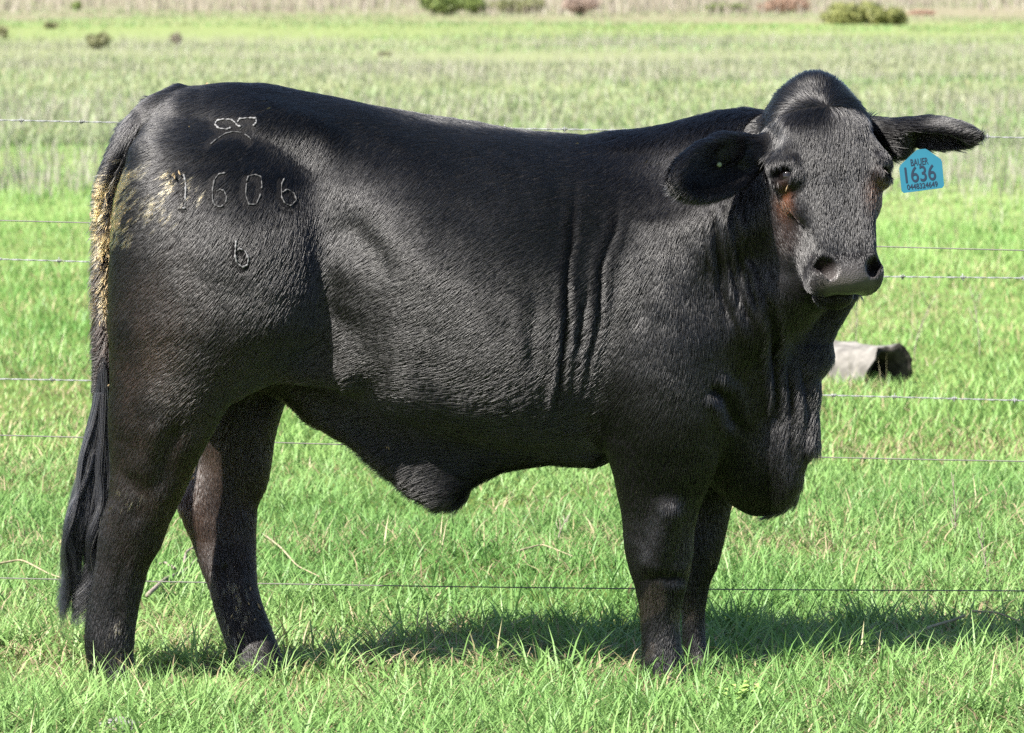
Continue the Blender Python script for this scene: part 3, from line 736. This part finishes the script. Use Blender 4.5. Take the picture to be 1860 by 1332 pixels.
for fi, (pts, w, dep) in enumerate(FOLDS):
    UW = U_ + 5 * noise3(V, 7 + 2.3 * (fi % 4), fi % 8) + 2 * noise3(V, 26, (fi + 3) % 8); fmod = np.clip(.75 + .55 * noise3(V, 10, (fi + 5) % 8), .05, 1.35)
    pts = np.array(pts, float)
    best = np.full(len(V), 1e9); end = np.ones(len(V)); side = np.zeros(len(V))
    tot = len(pts) - 1
    for i in range(tot):
        a, b = pts[i], pts[i + 1]; e = b - a
        t = np.clip(((UW - a[0]) * e[0] + (VW - a[1]) * e[1]) / (e @ e), 0, 1)
        d = np.hypot(UW - a[0] - e[0] * t, VW - a[1] - e[1] * t)
        m = d < best
        best = np.where(m, d, best); end = np.where(m, (i + t) / tot, end)
    fade = np.clip(np.minimum(end, 1 - end) / .2, 0, 1)
    disp += near * fade * fmod * dep * (-np.exp(-(best / w) ** 2) + .55 * np.exp(-((best - 2.2 * w) / (1.1 * w)) ** 2))
disp += (~is_head) * (.0030 * noise3(V, 9, 1) + .0009 * noise3(V, 30, 2)) * np.clip((V[:, 2] - .1) / .3, 0.3, 1)
V = V + N * disp[:, None]
V = V + .35 * lap(V)
N = vnormals(V, Q)

cow = empty('cow', (0, 0, 0))
tag(cow, 'black heifer standing side on in the pasture with its head turned to the camera', 'cow')

# where hair is missing or coloured
def regions(p, n):
    """bare mask (0..1) and tint colour for points on the skin."""
    u, v = to_px(p)
    q = p - HO; t = q @ ha; b = q @ hb; c = q @ hc
    nose = np.exp(-(((t - .412) / .036) ** 2 + (b / .066) ** 2 + ((c - .012) / .052) ** 2) ** 2) * (c > -.046) * (p[:, 0] > .4)
    bare = np.clip(nose * 1.8, 0, 1)
    tint = np.tile(np.array([.0040, .0038, .0043]), (len(p), 1))
    def mix(m, c):
        nonlocal tint
        m = np.clip(m, 0, 1)[:, None]; tint = tint * (1 - m) + np.array(c) * m
    nz = noise3(p, 30, 3)
    for s_ in (-1, 1): mixn = np.exp(-((np.linalg.norm(q - (ha * .383 + hb * s_ * .050 + hc * .028), axis=1) / .024) ** 4)); mix(mixn, (.006, .004, .004)); bare = bare * (1 - .7 * mixn)
    facing = n[:, 1] < .1
    mix(.35 * np.exp(-(((u - 260) / 90) ** 2 + ((v - 640) / 150) ** 2)) * (1 + .4 * nz), (.045, .030, .024))
    mix(.35 * np.exp(-(((u - 400) / 200) ** 2 + ((v - 900) / 200) ** 2)) * (1 + .4 * nz), (.035, .022, .015))
    mix(.5 * np.exp(-(((u - 340) / 40) ** 2 + ((v - 940) / 90) ** 2)) * (p[:, 1] > -.05), (.035, .019, .013))
    mix(.7 * np.exp(-(((u - 1424) / 15) ** 2 + ((v - 366) / 26) ** 2) * 1.3) * (p[:, 1] < -.1), (.11, .042, .02))
    mix(.18 * np.exp(-(((u - 1425) / 22) ** 2 + ((v - 415) / 40) ** 2)) * (p[:, 1] < -.1), (.05, .022, .014))
    mix(.5 * np.exp(-(((u - 1595) / 18) ** 2 + ((v - 345) / 28) ** 2)) * (p[:, 1] < -.1), (.07, .035, .02))
    mix(.25 * (nz > .4) * (v > 1000) * (u > 1100), (.05, .04, .032))
    return bare, tint, u, v

body_mat, nt, bs = mat_new('cow_skin')
at = nt.nodes.new('ShaderNodeAttribute'); at.attribute_name = 'tint'
ab = nt.nodes.new('ShaderNodeAttribute'); ab.attribute_name = 'bare'
mx = nt.nodes.new('ShaderNodeMix'); mx.data_type = 'RGBA'
tc = nt.nodes.new('ShaderNodeTexCoord')
nn = nt.nodes.new('ShaderNodeTexNoise'); nn.inputs['Scale'].default_value = 60; nn.inputs['Detail'].default_value = 4
vo = nt.nodes.new('ShaderNodeTexVoronoi'); vo.inputs['Scale'].default_value = 330
cr = nt.nodes.new('ShaderNodeValToRGB'); cr.color_ramp.elements[0].color = (.030, .027, .027, 1); cr.color_ramp.elements[1].color = (.062, .055, .053, 1)
nt.links.new(tc.outputs['Object'], nn.inputs['Vector']); nt.links.new(tc.outputs['Object'], vo.inputs['Vector']); nt.links.new(nn.outputs['Fac'], cr.inputs['Fac'])
nt.links.new(ab.outputs['Fac'], mx.inputs['Factor']); nt.links.new(at.outputs['Color'], mx.inputs['A']); nt.links.new(cr.outputs['Color'], mx.inputs['B'])
nt.links.new(mx.outputs['Result'], bs.inputs['Base Color'])
mr = nt.nodes.new('ShaderNodeMapRange'); mr.inputs['To Min'].default_value = .62; mr.inputs['To Max'].default_value = .30
nt.links.new(ab.outputs['Fac'], mr.inputs['Value']); nt.links.new(mr.outputs['Result'], bs.inputs['Roughness'])
ms = nt.nodes.new('ShaderNodeMath'); ms.operation = 'MULTIPLY_ADD'; ms.inputs[1].default_value = .3; ms.inputs[2].default_value = .08
nt.links.new(ab.outputs['Fac'], ms.inputs[0]); nt.links.new(ms.outputs[0], bs.inputs['Specular IOR Level'])
bp = nt.nodes.new('ShaderNodeBump'); bp.inputs['Distance'].default_value = .002; bp.inputs['Strength'].default_value = .6
nt.links.new(vo.outputs['Distance'], bp.inputs['Height']); nt.links.new(bp.outputs['Normal'], bs.inputs['Normal'])

body = mesh_obj('body', V, Q, body_mat, cow)
bare_v, tint_v, _, _ = regions(V, N)
a = body.data.attributes.new('tint', 'FLOAT_COLOR', 'POINT'); a.data.foreach_set('color', np.concatenate([tint_v, np.ones((len(V), 1))], 1).astype(np.float32).ravel())
a = body.data.attributes.new('bare', 'FLOAT', 'POINT'); a.data.foreach_set('value', bare_v.astype(np.float32))
print('body verts', len(V), 'bounds', V.min(0), V.max(0))

#@@COWPARTS@@
# ------------------------------------------------------------------ eyes
eye_m, nt, b = mat_new('eye'); b.inputs['Base Color'].default_value = (.004, .003, .003, 1); b.inputs['Roughness'].default_value = .07; b.inputs['Specular IOR Level'].default_value = .4
for s_ in (-1, 1):
    bm = bmesh.new(); bmesh.ops.create_uvsphere(bm, u_segments=24, v_segments=16, radius=.0225)
    me = bpy.data.meshes.new('eye'); bm.to_mesh(me); bm.free()
    me.polygons.foreach_set('use_smooth', np.ones(len(me.polygons), dtype=bool)); me.materials.append(eye_m)
    o = bpy.data.objects.new('eye', me); col.objects.link(o); o.parent = cow; o.location = EYE[s_] - hb * s_ * .009 - hc * .004

# ------------------------------------------------------------------ coat: single hairs laid along the body
BR_EMB = [[(420, 233), (412, 236), (397, 234), (390.5, 227), (394, 220.5), (406, 217.5), (420, 218), (426.5, 222.7), (432, 229.5), (444.6, 233)], [(460, 229.5), (466, 223), (465, 216), (451, 215), (435.6, 217), (431, 224)]]
BR_ARC = [[(382.7, 263), (393, 254), (408.6, 244), (424, 240), (440, 242), (451, 249), (457, 255)]]
BR_1 = [[(334, 318), (337, 330), (337.6, 343), (336.5, 374)], [(331, 379), (340, 379)]]
BR_6 = [[(409.7, 315), (397, 317), (389.4, 327.5), (386, 345.5), (386, 363.5), (390.5, 373.6), (400.7, 377), (409.7, 370), (412, 359), (407.4, 347.7), (399.5, 344.4), (390.5, 350)]]
BR_0 = [[(448, 329.7), (451, 320.7), (462.6, 318), (473.9, 321.8), (475.7, 338.7), (472, 357), (465, 372), (452, 372), (446, 355), (448, 329.7)]]
BR_6B = [[(516, 325), (511, 335), (511, 358), (517, 370), (527.7, 374.5), (538, 364), (533.7, 352), (521.7, 344.4), (513, 350)]]
BR_6C = [[(428.8, 437.4), (427.7, 449.8), (426.6, 463.3), (430, 476.8), (440, 485.9), (449, 481.4), (451.4, 470), (445.7, 456.6), (435.6, 452), (428.8, 456.6)]]
BRANDS = [('branded emblem of two loops', BR_EMB, .9), ('branded arc under the loops', BR_ARC, .35), ('branded digit 1', BR_1, .95), ('branded digit 6', BR_6, .5), ('branded digit 0', BR_0, .38), ('faint branded digit 6 at the end of the row', BR_6B, .42), ('branded digit 6 below the row', BR_6C, .95)]

tri = np.concatenate([Q[:, [0, 1, 2]], Q[:, [0, 2, 3]]])
ar = np.linalg.norm(np.cross(V[tri[:, 1]] - V[tri[:, 0]], V[tri[:, 2]] - V[tri[:, 0]]), axis=1) / 2
def roots(n, weight=None):
    p = ar if weight is None else ar * weight
    f = np.searchsorted(np.cumsum(p) / p.sum(), rng.uniform(size=n)); f = np.minimum(f, len(tri) - 1)
    w = rng.dirichlet((1, 1, 1), n)
    pos = (V[tri[f]] * w[:, :, None]).sum(1); nor = (N[tri[f]] * w[:, :, None]).sum(1); nor /= np.linalg.norm(nor, axis=1)[:, None]
    return pos, nor
def unit(v): return v / (np.linalg.norm(v, axis=1)[:, None] + 1e-9)
def flow(p, n):
    """Direction in which the coat lies, and hair length."""
    k = len(p); u, v = to_px(p)
    f = np.tile(np.array([-.80, 0, -.60]), (k, 1)); Ln = np.full(k, .020)
    nk = np.clip((p[:, 0] - .18) / .25, 0, 1)[:, None]
    f = f * (1 - nk) + np.array([-.25, 0, -.97]) * nk
    thigh = (np.exp(-(((u - 400) / 190) ** 2 + ((v - 560) / 240) ** 2)) * (n[:, 1] < .2))[:, None]
    f = f * (1 - .8 * thigh) + np.array([-.45, 0, -.9]) * .8 * thigh
    lg = np.clip((.62 - p[:, 2]) / .15, 0, 1)[:, None] * ((u < 545) | (u > 1095))[:, None]
    f = f * (1 - lg) + np.array([-.12, 0, -1.0]) * lg; Ln = np.where(lg[:, 0] > .5, .015, Ln)
    Ln = np.where((v + 45 * noise3(p, 9, 5) + rng.normal(0, 25, k) > 800) & (u > 545) & (u < 1095), .034, Ln)                       # belly
    Ln = np.where((v < 262) & (u > 1090) & (u < 1400) & (n[:, 2] > .45), .032, Ln)      # nape
    Ln = np.where((u > 1400) & (v > 620) & (p[:, 0] > .45), .032, Ln)                   # dewlap
    q = p - HO; t = q @ ha; b_ = q @ hb; c = q @ hc
    hd = (c > -.12) & (t > -.12) & (t < .46) & (np.abs(b_) < .14) & (p[:, 0] > .46) & ~((c < -.085) & (t < .10))
    W_ = H(.045, .0, .07)
    f = np.where(hd[:, None], unit(p - W_) * np.where(t > .04, .30, 1.0)[:, None] + ha * np.clip((t[:, None] - .025) * 22, -.2, .9), f)
    Ln = np.where(hd, np.where(t > .35, .008, .014 + .010 * (t < .10)), Ln)
    for (ec, eax, eln) in (E1, E2):
        d_ = p - ec
        m = ((d_ @ eax[0] / (eln * .62)) ** 2 + (d_ @ eax[1] / .07) ** 2 < 1.05) & (np.abs(d_ @ eax[2]) < .045) & ~(hd & (np.abs(b_) < .115))
        f = np.where(m[:, None], eax[0] + .5 * eax[1] * np.sign(d_ @ eax[1])[:, None] * (np.abs(d_ @ eax[1]) / .06)[:, None], f); Ln = np.where(m, .026, Ln)
    tl = (u < 262) & (p[:, 1] > -.075) & (p[:, 1] < .02) & (v > 200) & (v < 800) & (u < 215 + np.clip((330 - v) * .4, 0, 45)) & (np.abs(n[:, 1]) < 2)
    f = np.where(tl[:, None], np.array([-.12, 0, -1.0]), f); Ln = np.where(tl, .032, Ln)
    w1 = .38 * noise3(p, 5, 0) + .15 * noise3(p, 11, 1) + .03 * noise3(p, 45, 2) + rng.normal(0, .07, k)
    f = f - n * (f * n).sum(1)[:, None]; f = unit(f)
    s = np.cross(n, f)
    return f * np.cos(w1)[:, None] + s * np.sin(w1)[:, None], Ln, hd, tl
def hair_mat(name, rough=.24):
    m = bpy.data.materials.new(name); m.use_nodes = True; nt = m.node_tree
    nt.nodes.remove(nt.nodes['Principled BSDF'])
    h = nt.nodes.new('ShaderNodeBsdfHairPrincipled'); h.parametrization = 'COLOR'
    at = nt.nodes.new('ShaderNodeAttribute'); at.attribute_name = 'tint'
    nt.links.new(at.outputs['Color'], h.inputs['Color']); h.inputs['Roughness'].default_value = rough; h.inputs['Radial Roughness'].default_value = .45
    h.inputs['Random Roughness'].default_value = .3; h.inputs['IOR'].default_value = 1.45
    nt.links.new(h.outputs[0], nt.nodes['Material Output'].inputs['Surface'])
    return m
def hair_obj(name, pts, rad, tint, mat, parent):
    """pts (n,k,3), rad (n,k), tint (n,3)."""
    n, k, _ = pts.shape
    h = bpy.data.hair_curves.new(name); h.add_curves([k] * n)
    h.attributes['position'].data.foreach_set('vector', (pts - np.array(parent_loc(parent))).astype(np.float32).ravel())
    r = h.attributes.get('radius') or h.attributes.new('radius', 'FLOAT', 'POINT')
    r.data.foreach_set('value', rad.astype(np.float32).ravel())
    a = h.attributes.new('tint', 'FLOAT_COLOR', 'CURVE'); a.data.foreach_set('color', np.concatenate([tint, np.ones((n, 1))], 1).astype(np.float32).ravel())
    h.materials.append(mat)
    o = bpy.data.objects.new(name, h); col.objects.link(o); o.parent = parent
    return o
coat_m = hair_mat('coat_hair')
def seg_dist(u, v, polys):
    best = np.full(len(u), 1e9)
    for pl in polys:
        pl = np.array(pl)
        for a_, b_ in zip(pl[:-1], pl[1:]):
            e = b_ - a_; t = np.clip(((u - a_[0]) * e[0] + (v - a_[1]) * e[1]) / (e @ e), 0, 1)
            best = np.minimum(best, np.hypot(u - a_[0] - e[0] * t, v - a_[1] - e[1] * t))
    return best
def mud_weight(u, v, p, tl):
    """Where dried mud sits in the coat: the rump beside the tail, the tail itself, the hind shanks."""
    r = np.zeros(len(u))
    ed = np.clip(1 - (u - 203 - np.clip(350 - v, 0, 80) * .55) / 62, 0, 1) * np.clip((v - 285) / 40, 0, 1) * np.clip((455 - v) / 40, 0, 1)
    r = np.maximum(r, 1.05 * ed)
    r = np.maximum(r, .5 * np.exp(-(((u - 290) / 50) ** 2 + ((v - 375) / 26) ** 2)))
    r = np.maximum(r, .85 * np.exp(-(((u - 313 - (v - 320) * .25) / 13) ** 2 + ((v - 322) / 20) ** 2)))
    r = np.maximum(r, .6 * np.exp(-(((u - 350) / 18) ** 2 + ((v - 342) / 24) ** 2)))
    r = r * (p[:, 1] < -.04)
    r = np.where(tl & (v > 330) & (v < 615), np.clip(.62 * np.clip((v - 330) / 60, .15, 1) * np.clip((625 - v) / 40, 0, 1), 0, 1), r)
    r = np.maximum(r, .22 * np.exp(-(((u - 430) / 30) ** 2 + ((v - 1110) / 60) ** 2)) + .14 * np.exp(-(((u - 215) / 30) ** 2 + ((v - 1150) / 60) ** 2)) + .12 * np.exp(-(((u - 235) / 30) ** 2 + ((v - 900) / 30) ** 2)))
    return r
def make_coat(n):
    p, nr = roots(n)
    bare, tint, u, v = regions(p, nr)
    f, Ln, hd, tl = flow(p, nr)
    keep = rng.uniform(size=n) > bare * 1.3
    for s_ in (-1, 1): keep &= np.linalg.norm(p - EYE[s_] - hc * .012 - hb * s_ * .008, axis=1) > .021
    keep &= p[:, 2] > .02
    front = nr[:, 1] < .2
    tint = tint * (np.exp(rng.normal(0, .35, n)) * (1 + .35 * noise3(p, 6, 7)))[:, None]
    L_ = Ln * rng.uniform(.65, 1.25, n); lift = rng.uniform(.06, .17, n) + np.where((Ln > .03) & ~tl, .16, 0); R_ = rng.uniform(.0003, .0005, n)
    gd = rng.uniform(size=n) < .03; R_[gd] *= 1.5; L_[gd] *= 1.2; lift[gd] += .02
    for lab, polys, st_ in BRANDS:
        ds = seg_dist(u, v, polys); L_[front & (ds < 8)] *= .40; lift[front & (ds < 8)] *= .5
        m = front & (ds < 3.6) & (rng.uniform(size=n) < .75)
        tint[m] = np.array([.13, .13, .14]) * st_ * rng.uniform(.2, 1.0, (m.sum(), 1)); L_[m] *= .55
    mw = mud_weight(u, v, p, tl)
    q_ = np.stack([.85 * p[:, 0] - .53 * p[:, 2] + .004 * noise3(p, 60, 2), .3 * p[:, 1], (.53 * p[:, 0] + .85 * p[:, 2]) * .16], 1)
    m = (mw * .95 + .22 * noise3(p, 50, 5) + .50 * noise3(q_, 700, 6)) > .56
    m &= mw > .06
    tint[m] = mixc((.13, .085, .035), (.34, .24, .105), rng.uniform(size=m.sum())); R_[m] *= 2.0
    sp = (rng.uniform(size=n) < .0025) & front & (u > 1090) & (v > 780)
    tint[sp] = (.14, .10, .06)
    p, nr, f, L_, lift, R_, tint = (x[keep] for x in (p, nr, f, L_, lift, R_, tint))
    st3 = (L_ / 3)[:, None]
    p0 = p - nr * .0002; p1 = p0 + st3 * (f * np.cos(lift)[:, None] + nr * np.sin(lift)[:, None]); p2 = p1 + st3 * (f + nr * (lift * .45)[:, None]); p3 = p2 + st3 * (f - nr * .03)
    pts = np.stack([p0, p1, p2, p3], 1); rad = R_[:, None] * np.array([1, 1, .8, .2])[None]
    return hair_obj('coat', pts, rad, tint, coat_m, cow)
coat = make_coat(600000); tag(coat, kind='stuff')

# tail switch: locks of long wavy hair
def switch():
    nl = 34; per = 160; kp = 16
    guide = np.array([(186, 640), (184, 720), (178, 800), (170, 880), (164, 950), (160, 1010), (152, 1070), (138, 1135)], float)
    half = np.interp(np.linspace(0, 1, 8), [0, .2, .45, .8, 1], [12, 16, 32, 42, 32])
    P_, R_ = [], []
    for l in range(nl):
        side = rng.uniform(-1, 1); dep = rng.uniform(-1, 1); start = rng.uniform(0, .35); end = rng.uniform(.62, 1.0) if l % 3 else rng.uniform(.85, 1.04)
        ph = rng.uniform(0, 6.28); amp = rng.uniform(6, 15); fr = rng.uniform(9, 18)
        t = start + (end - start) * np.linspace(0, 1, kp)
        g = np.stack([np.interp(t * 7, range(8), guide[:, 0]), np.interp(t * 7, range(8), guide[:, 1])], 1); hf = np.interp(t * 7, range(8), half)
        uu = g[:, 0] + side * hf * np.clip((t - start) * 3 + .4, 0, 1) + amp * np.sin(t * fr + ph) * np.clip(t - .25, 0, 1) * 2
        if l % 2 == 0: uu -= 9 * np.clip(t - .75, 0, 1) * 4
        for q in range(per):
            js, jd = rng.normal(0, 2.4), rng.normal(0, .007); cl = np.linspace(1, .65, kp); el = rng.uniform(.86, 1.02)
            uq = uu + js * cl + rng.normal(0, .5) + rng.normal(0, 3.5) * np.linspace(0, 1, kp) ** 3
            vq = g[0, 1] + (g[:, 1] - g[0, 1]) * el
            yy = -.06 - .08 * np.clip(t, 0, .6) + dep * .035 * np.clip(.3 + t, 0, 1) + jd
            P_.append(np.array([P(a_, b_, c_) for a_, b_, c_ in zip(uq, vq, yy)])); R_.append(.00042 * np.linspace(1, .35, kp))
    n = len(P_)
    tint = np.tile(np.array([.005, .0052, .0068]), (n, 1)) * np.exp(rng.normal(0, .3, n))[:, None]
    m = rng.uniform(size=n) < .006; tint[m] = (.30, .22, .10)
    return hair_obj('tail_switch', np.array(P_), np.array(R_), tint, hair_mat('tail_hair', .26), cow)
sw = switch(); tag(sw, 'long wavy black hair at the end of the tail', kind='stuff')

# ------------------------------------------------------------------ brand marks, dried mud, ear tag
from mathutils.bvhtree import BVHTree
bvh = BVHTree.FromPolygons(V.tolist(), Q.tolist())
def on_skin(u, v, off=.003):
    o = Vector((0, CAM_Y, CAM_H)); d = (Vector(P(u, v, 0)) - o).normalized()
    hit, nor, _, _ = bvh.ray_cast(o, d)
    return (None, None) if hit is None else (np.array(hit) + np.array(nor) * off, np.array(nor))
brand_pale = simple_mat('pale_brand_scar', (.05, .05, .052), .8, (.15, .15, .155), scale=150)
brand_m = simple_mat('brand_scar', (.022, .022, .023), .8, (.075, .075, .078), scale=150)
for lab, polys, st_ in BRANDS:
    mb = MB()
    for pl in polys:
        pl = np.array(pl, float); t = np.linspace(0, len(pl) - 1, 5 * len(pl)); k = np.arange(len(pl))
        v_lo = pl[:, 1].mean()
        uu, vv_ = np.interp(t, k, pl[:, 0]), np.interp(t, k, pl[:, 1])
        q = [on_skin(a_, b_, .0016 + .0006 * (v_lo > 400))[0] for a_, b_ in zip(uu, vv_)]; q = np.array([x for x in q if x is not None])
        cuts = [0] + sorted(rng.choice(np.arange(4, max(6, len(q) - 4)), 1, replace=False).tolist() if st_ < .6 else []) + [len(q)]
        for c0, c1 in zip(cuts[:-1], cuts[1:]):
            qq = q[c0:max(c0 + 3, c1 - int(rng.integers(0, 4)))]
            if len(qq) < 3: continue
            mb.add(*tube(qq, (.0009 + .0009 * st_) * (1 + .5 * np.sin(np.arange(len(qq)) * 1.7) + .4 * np.sin(np.arange(len(qq)) * .6 + c0)), 5))
    o = mb.build('brand_mark', brand_pale if st_ > .7 else brand_m, cow); o['label'] = lab
mud_m = simple_mat('dried_mud', (.12, .085, .045), .9, (.26, .195, .11), scale=120, bump=.3)
def flakes():
    mb = MB(); k = 0
    spots = [(313, 322, 8, 14, 6), (222, 400, 12, 30, 12), (352, 860, 5, 16, 5), (440, 1110, 18, 30, 8)]
    tail_pts = [(186 + rng.normal(0, 7), rng.uniform(345, 600)) for _ in range(45)]
    pts = [(rng.normal(u, a_), rng.normal(v, b_)) for u, v, a_, b_, n_ in spots for _ in range(n_)] + tail_pts
    pts += [(377, 160), (488, 203), (345, 237), (703, 812), (707, 814), (1048, 268), (1175, 298), (1430, 338), (205, 700), (206, 925)]
    for (u, v) in pts:
        q, nr = on_skin(u, v, .008)
        if q is None: continue
        a_ = np.array([-.35 + rng.normal(0, .4), 0, -1.0]); a_ -= nr * (a_ @ nr); a_ /= np.linalg.norm(a_); b_ = np.cross(nr, a_)
        l_, w_ = rng.uniform(.003, .009), rng.uniform(.0008, .0024)
        vv_ = [q - a_ * l_, q + b_ * w_ + nr * .001, q + a_ * l_ + nr * .003, q - b_ * w_ + nr * .001, q + nr * .0045 + b_ * w_ * .2]
        mb.add(vv_, [(0, 4, 1), (1, 4, 2), (2, 4, 3), (3, 4, 0)])
    return mb.build('dried_mud', mud_m, cow, smooth=False)
tag(flakes(), 'flakes of ochre dried mud clinging to the tail and rump', kind='stuff')

tag_m = simple_mat('tag_plastic', (.006, .080, .125), .5, (.008, .092, .14), .4, scale=12)
ink_m = simple_mat('tag_ink', (.004, .012, .028), .5)
TY = -.225
et = empty('ear_tag', tuple(P(1674, 275, TY))); tag(et, 'bright blue plastic ear tag with dark numbers hanging from the ear at the right', 'ear tag')
outl = [(1660, 277), (1666, 272), (1681, 270.5), (1687, 274), (1709, 289.5), (1711, 295), (1714.5, 337), (1711, 341.5), (1641, 350.5), (1637, 347), (1633, 306), (1635, 300)]
nrm = np.array([.06, -1, .10]); nrm /= np.linalg.norm(nrm)
def tagp(u, v, off=0.0):
    q = P(u, v, TY); return q + np.array([0, ((q - P(1674, 275, TY))[2] * nrm[2] + (q - P(1674, 275, TY))[0] * nrm[0]) / -nrm[1], 0]) * 1 + nrm * off
fr_ = [tagp(u, v, .0012) for u, v in outl]; bk = [tagp(u, v, -.0012) for u, v in outl]; m_ = len(outl)
# pixels run clockwise as seen by the camera
mesh_obj('tag_plate', np.array(fr_ + bk), [tuple(range(m_ - 1, -1, -1)), tuple(range(m_, 2 * m_))] + [(i, (i + 1) % m_, m_ + (i + 1) % m_, m_ + i) for i in range(m_)], tag_m, et, smooth=False)
def lettering(txt, u, v, h_px, w_px):
    cu = bpy.data.curves.new('lettering', 'FONT'); cu.body = txt; cu.align_x = 'CENTER'; cu.align_y = 'CENTER'; cu.size = 1; cu.offset = .008; cu.extrude = 0.004
    o = bpy.data.objects.new('lettering_source', cu); col.objects.link(o)
    dg = bpy.context.evaluated_depsgraph_get(); me = bpy.data.meshes.new_from_object(o.evaluated_get(dg))
    bpy.data.objects.remove(o); bpy.data.curves.remove(cu)
    c = np.array([x.co[:] for x in me.vertices]); c[:, :2] -= (c[:, :2].max(0) + c[:, :2].min(0)) / 2
    sx_, sy_ = w_px / np.ptp(c[:, 0]), h_px / np.ptp(c[:, 1])
    a_ = math.radians(6.3)
    pu = c[:, 0] * sx_; pv = -c[:, 1] * sy_
    q = np.array([tagp(u + x * math.cos(a_) + y * math.sin(a_), v - x * math.sin(a_) + y * math.cos(a_), .0018 + z * .05) for x, y, z in zip(pu, pv, c[:, 2])])
    fs = [tuple(f.vertices) for f in me.polygons]
    o = mesh_obj('lettering', q, fs, ink_m, et, smooth=False); o['label'] = 'dark printed characters ' + txt
    return o
lettering('BAUER', 1669.5, 294, 12.5, 32); lettering('1636', 1671, 315.5, 29, 56); lettering('0448324649', 1674.5, 337, 10, 56)
bt = tagp(1672, 279, -.008)
mesh_obj('button', *tube(np.stack([bt, bt + nrm * .004]), [.006, .005], 14), tag_m, et)
q, nr = on_skin(1305, 300, .0)
stud = empty('ear_stud', tuple(q)); tag(stud, 'small pale green plastic stud in the middle of the ear at the left', 'ear stud')
stm = simple_mat('stud_plastic', (.16, .20, .11), .6)
dn_ = np.array([.1, -1, .1]); dn_ /= np.linalg.norm(dn_)
mesh_obj('cap', *tube(np.stack([q + dn_ * .010, q + dn_ * .014, q + dn_ * .016]), [.0055, .005, .0025], 14), stm, stud)
mesh_obj('pin', *tube(np.stack([q - dn_ * .012, q + dn_ * .011]), [.002, .002], 8), stm, stud)
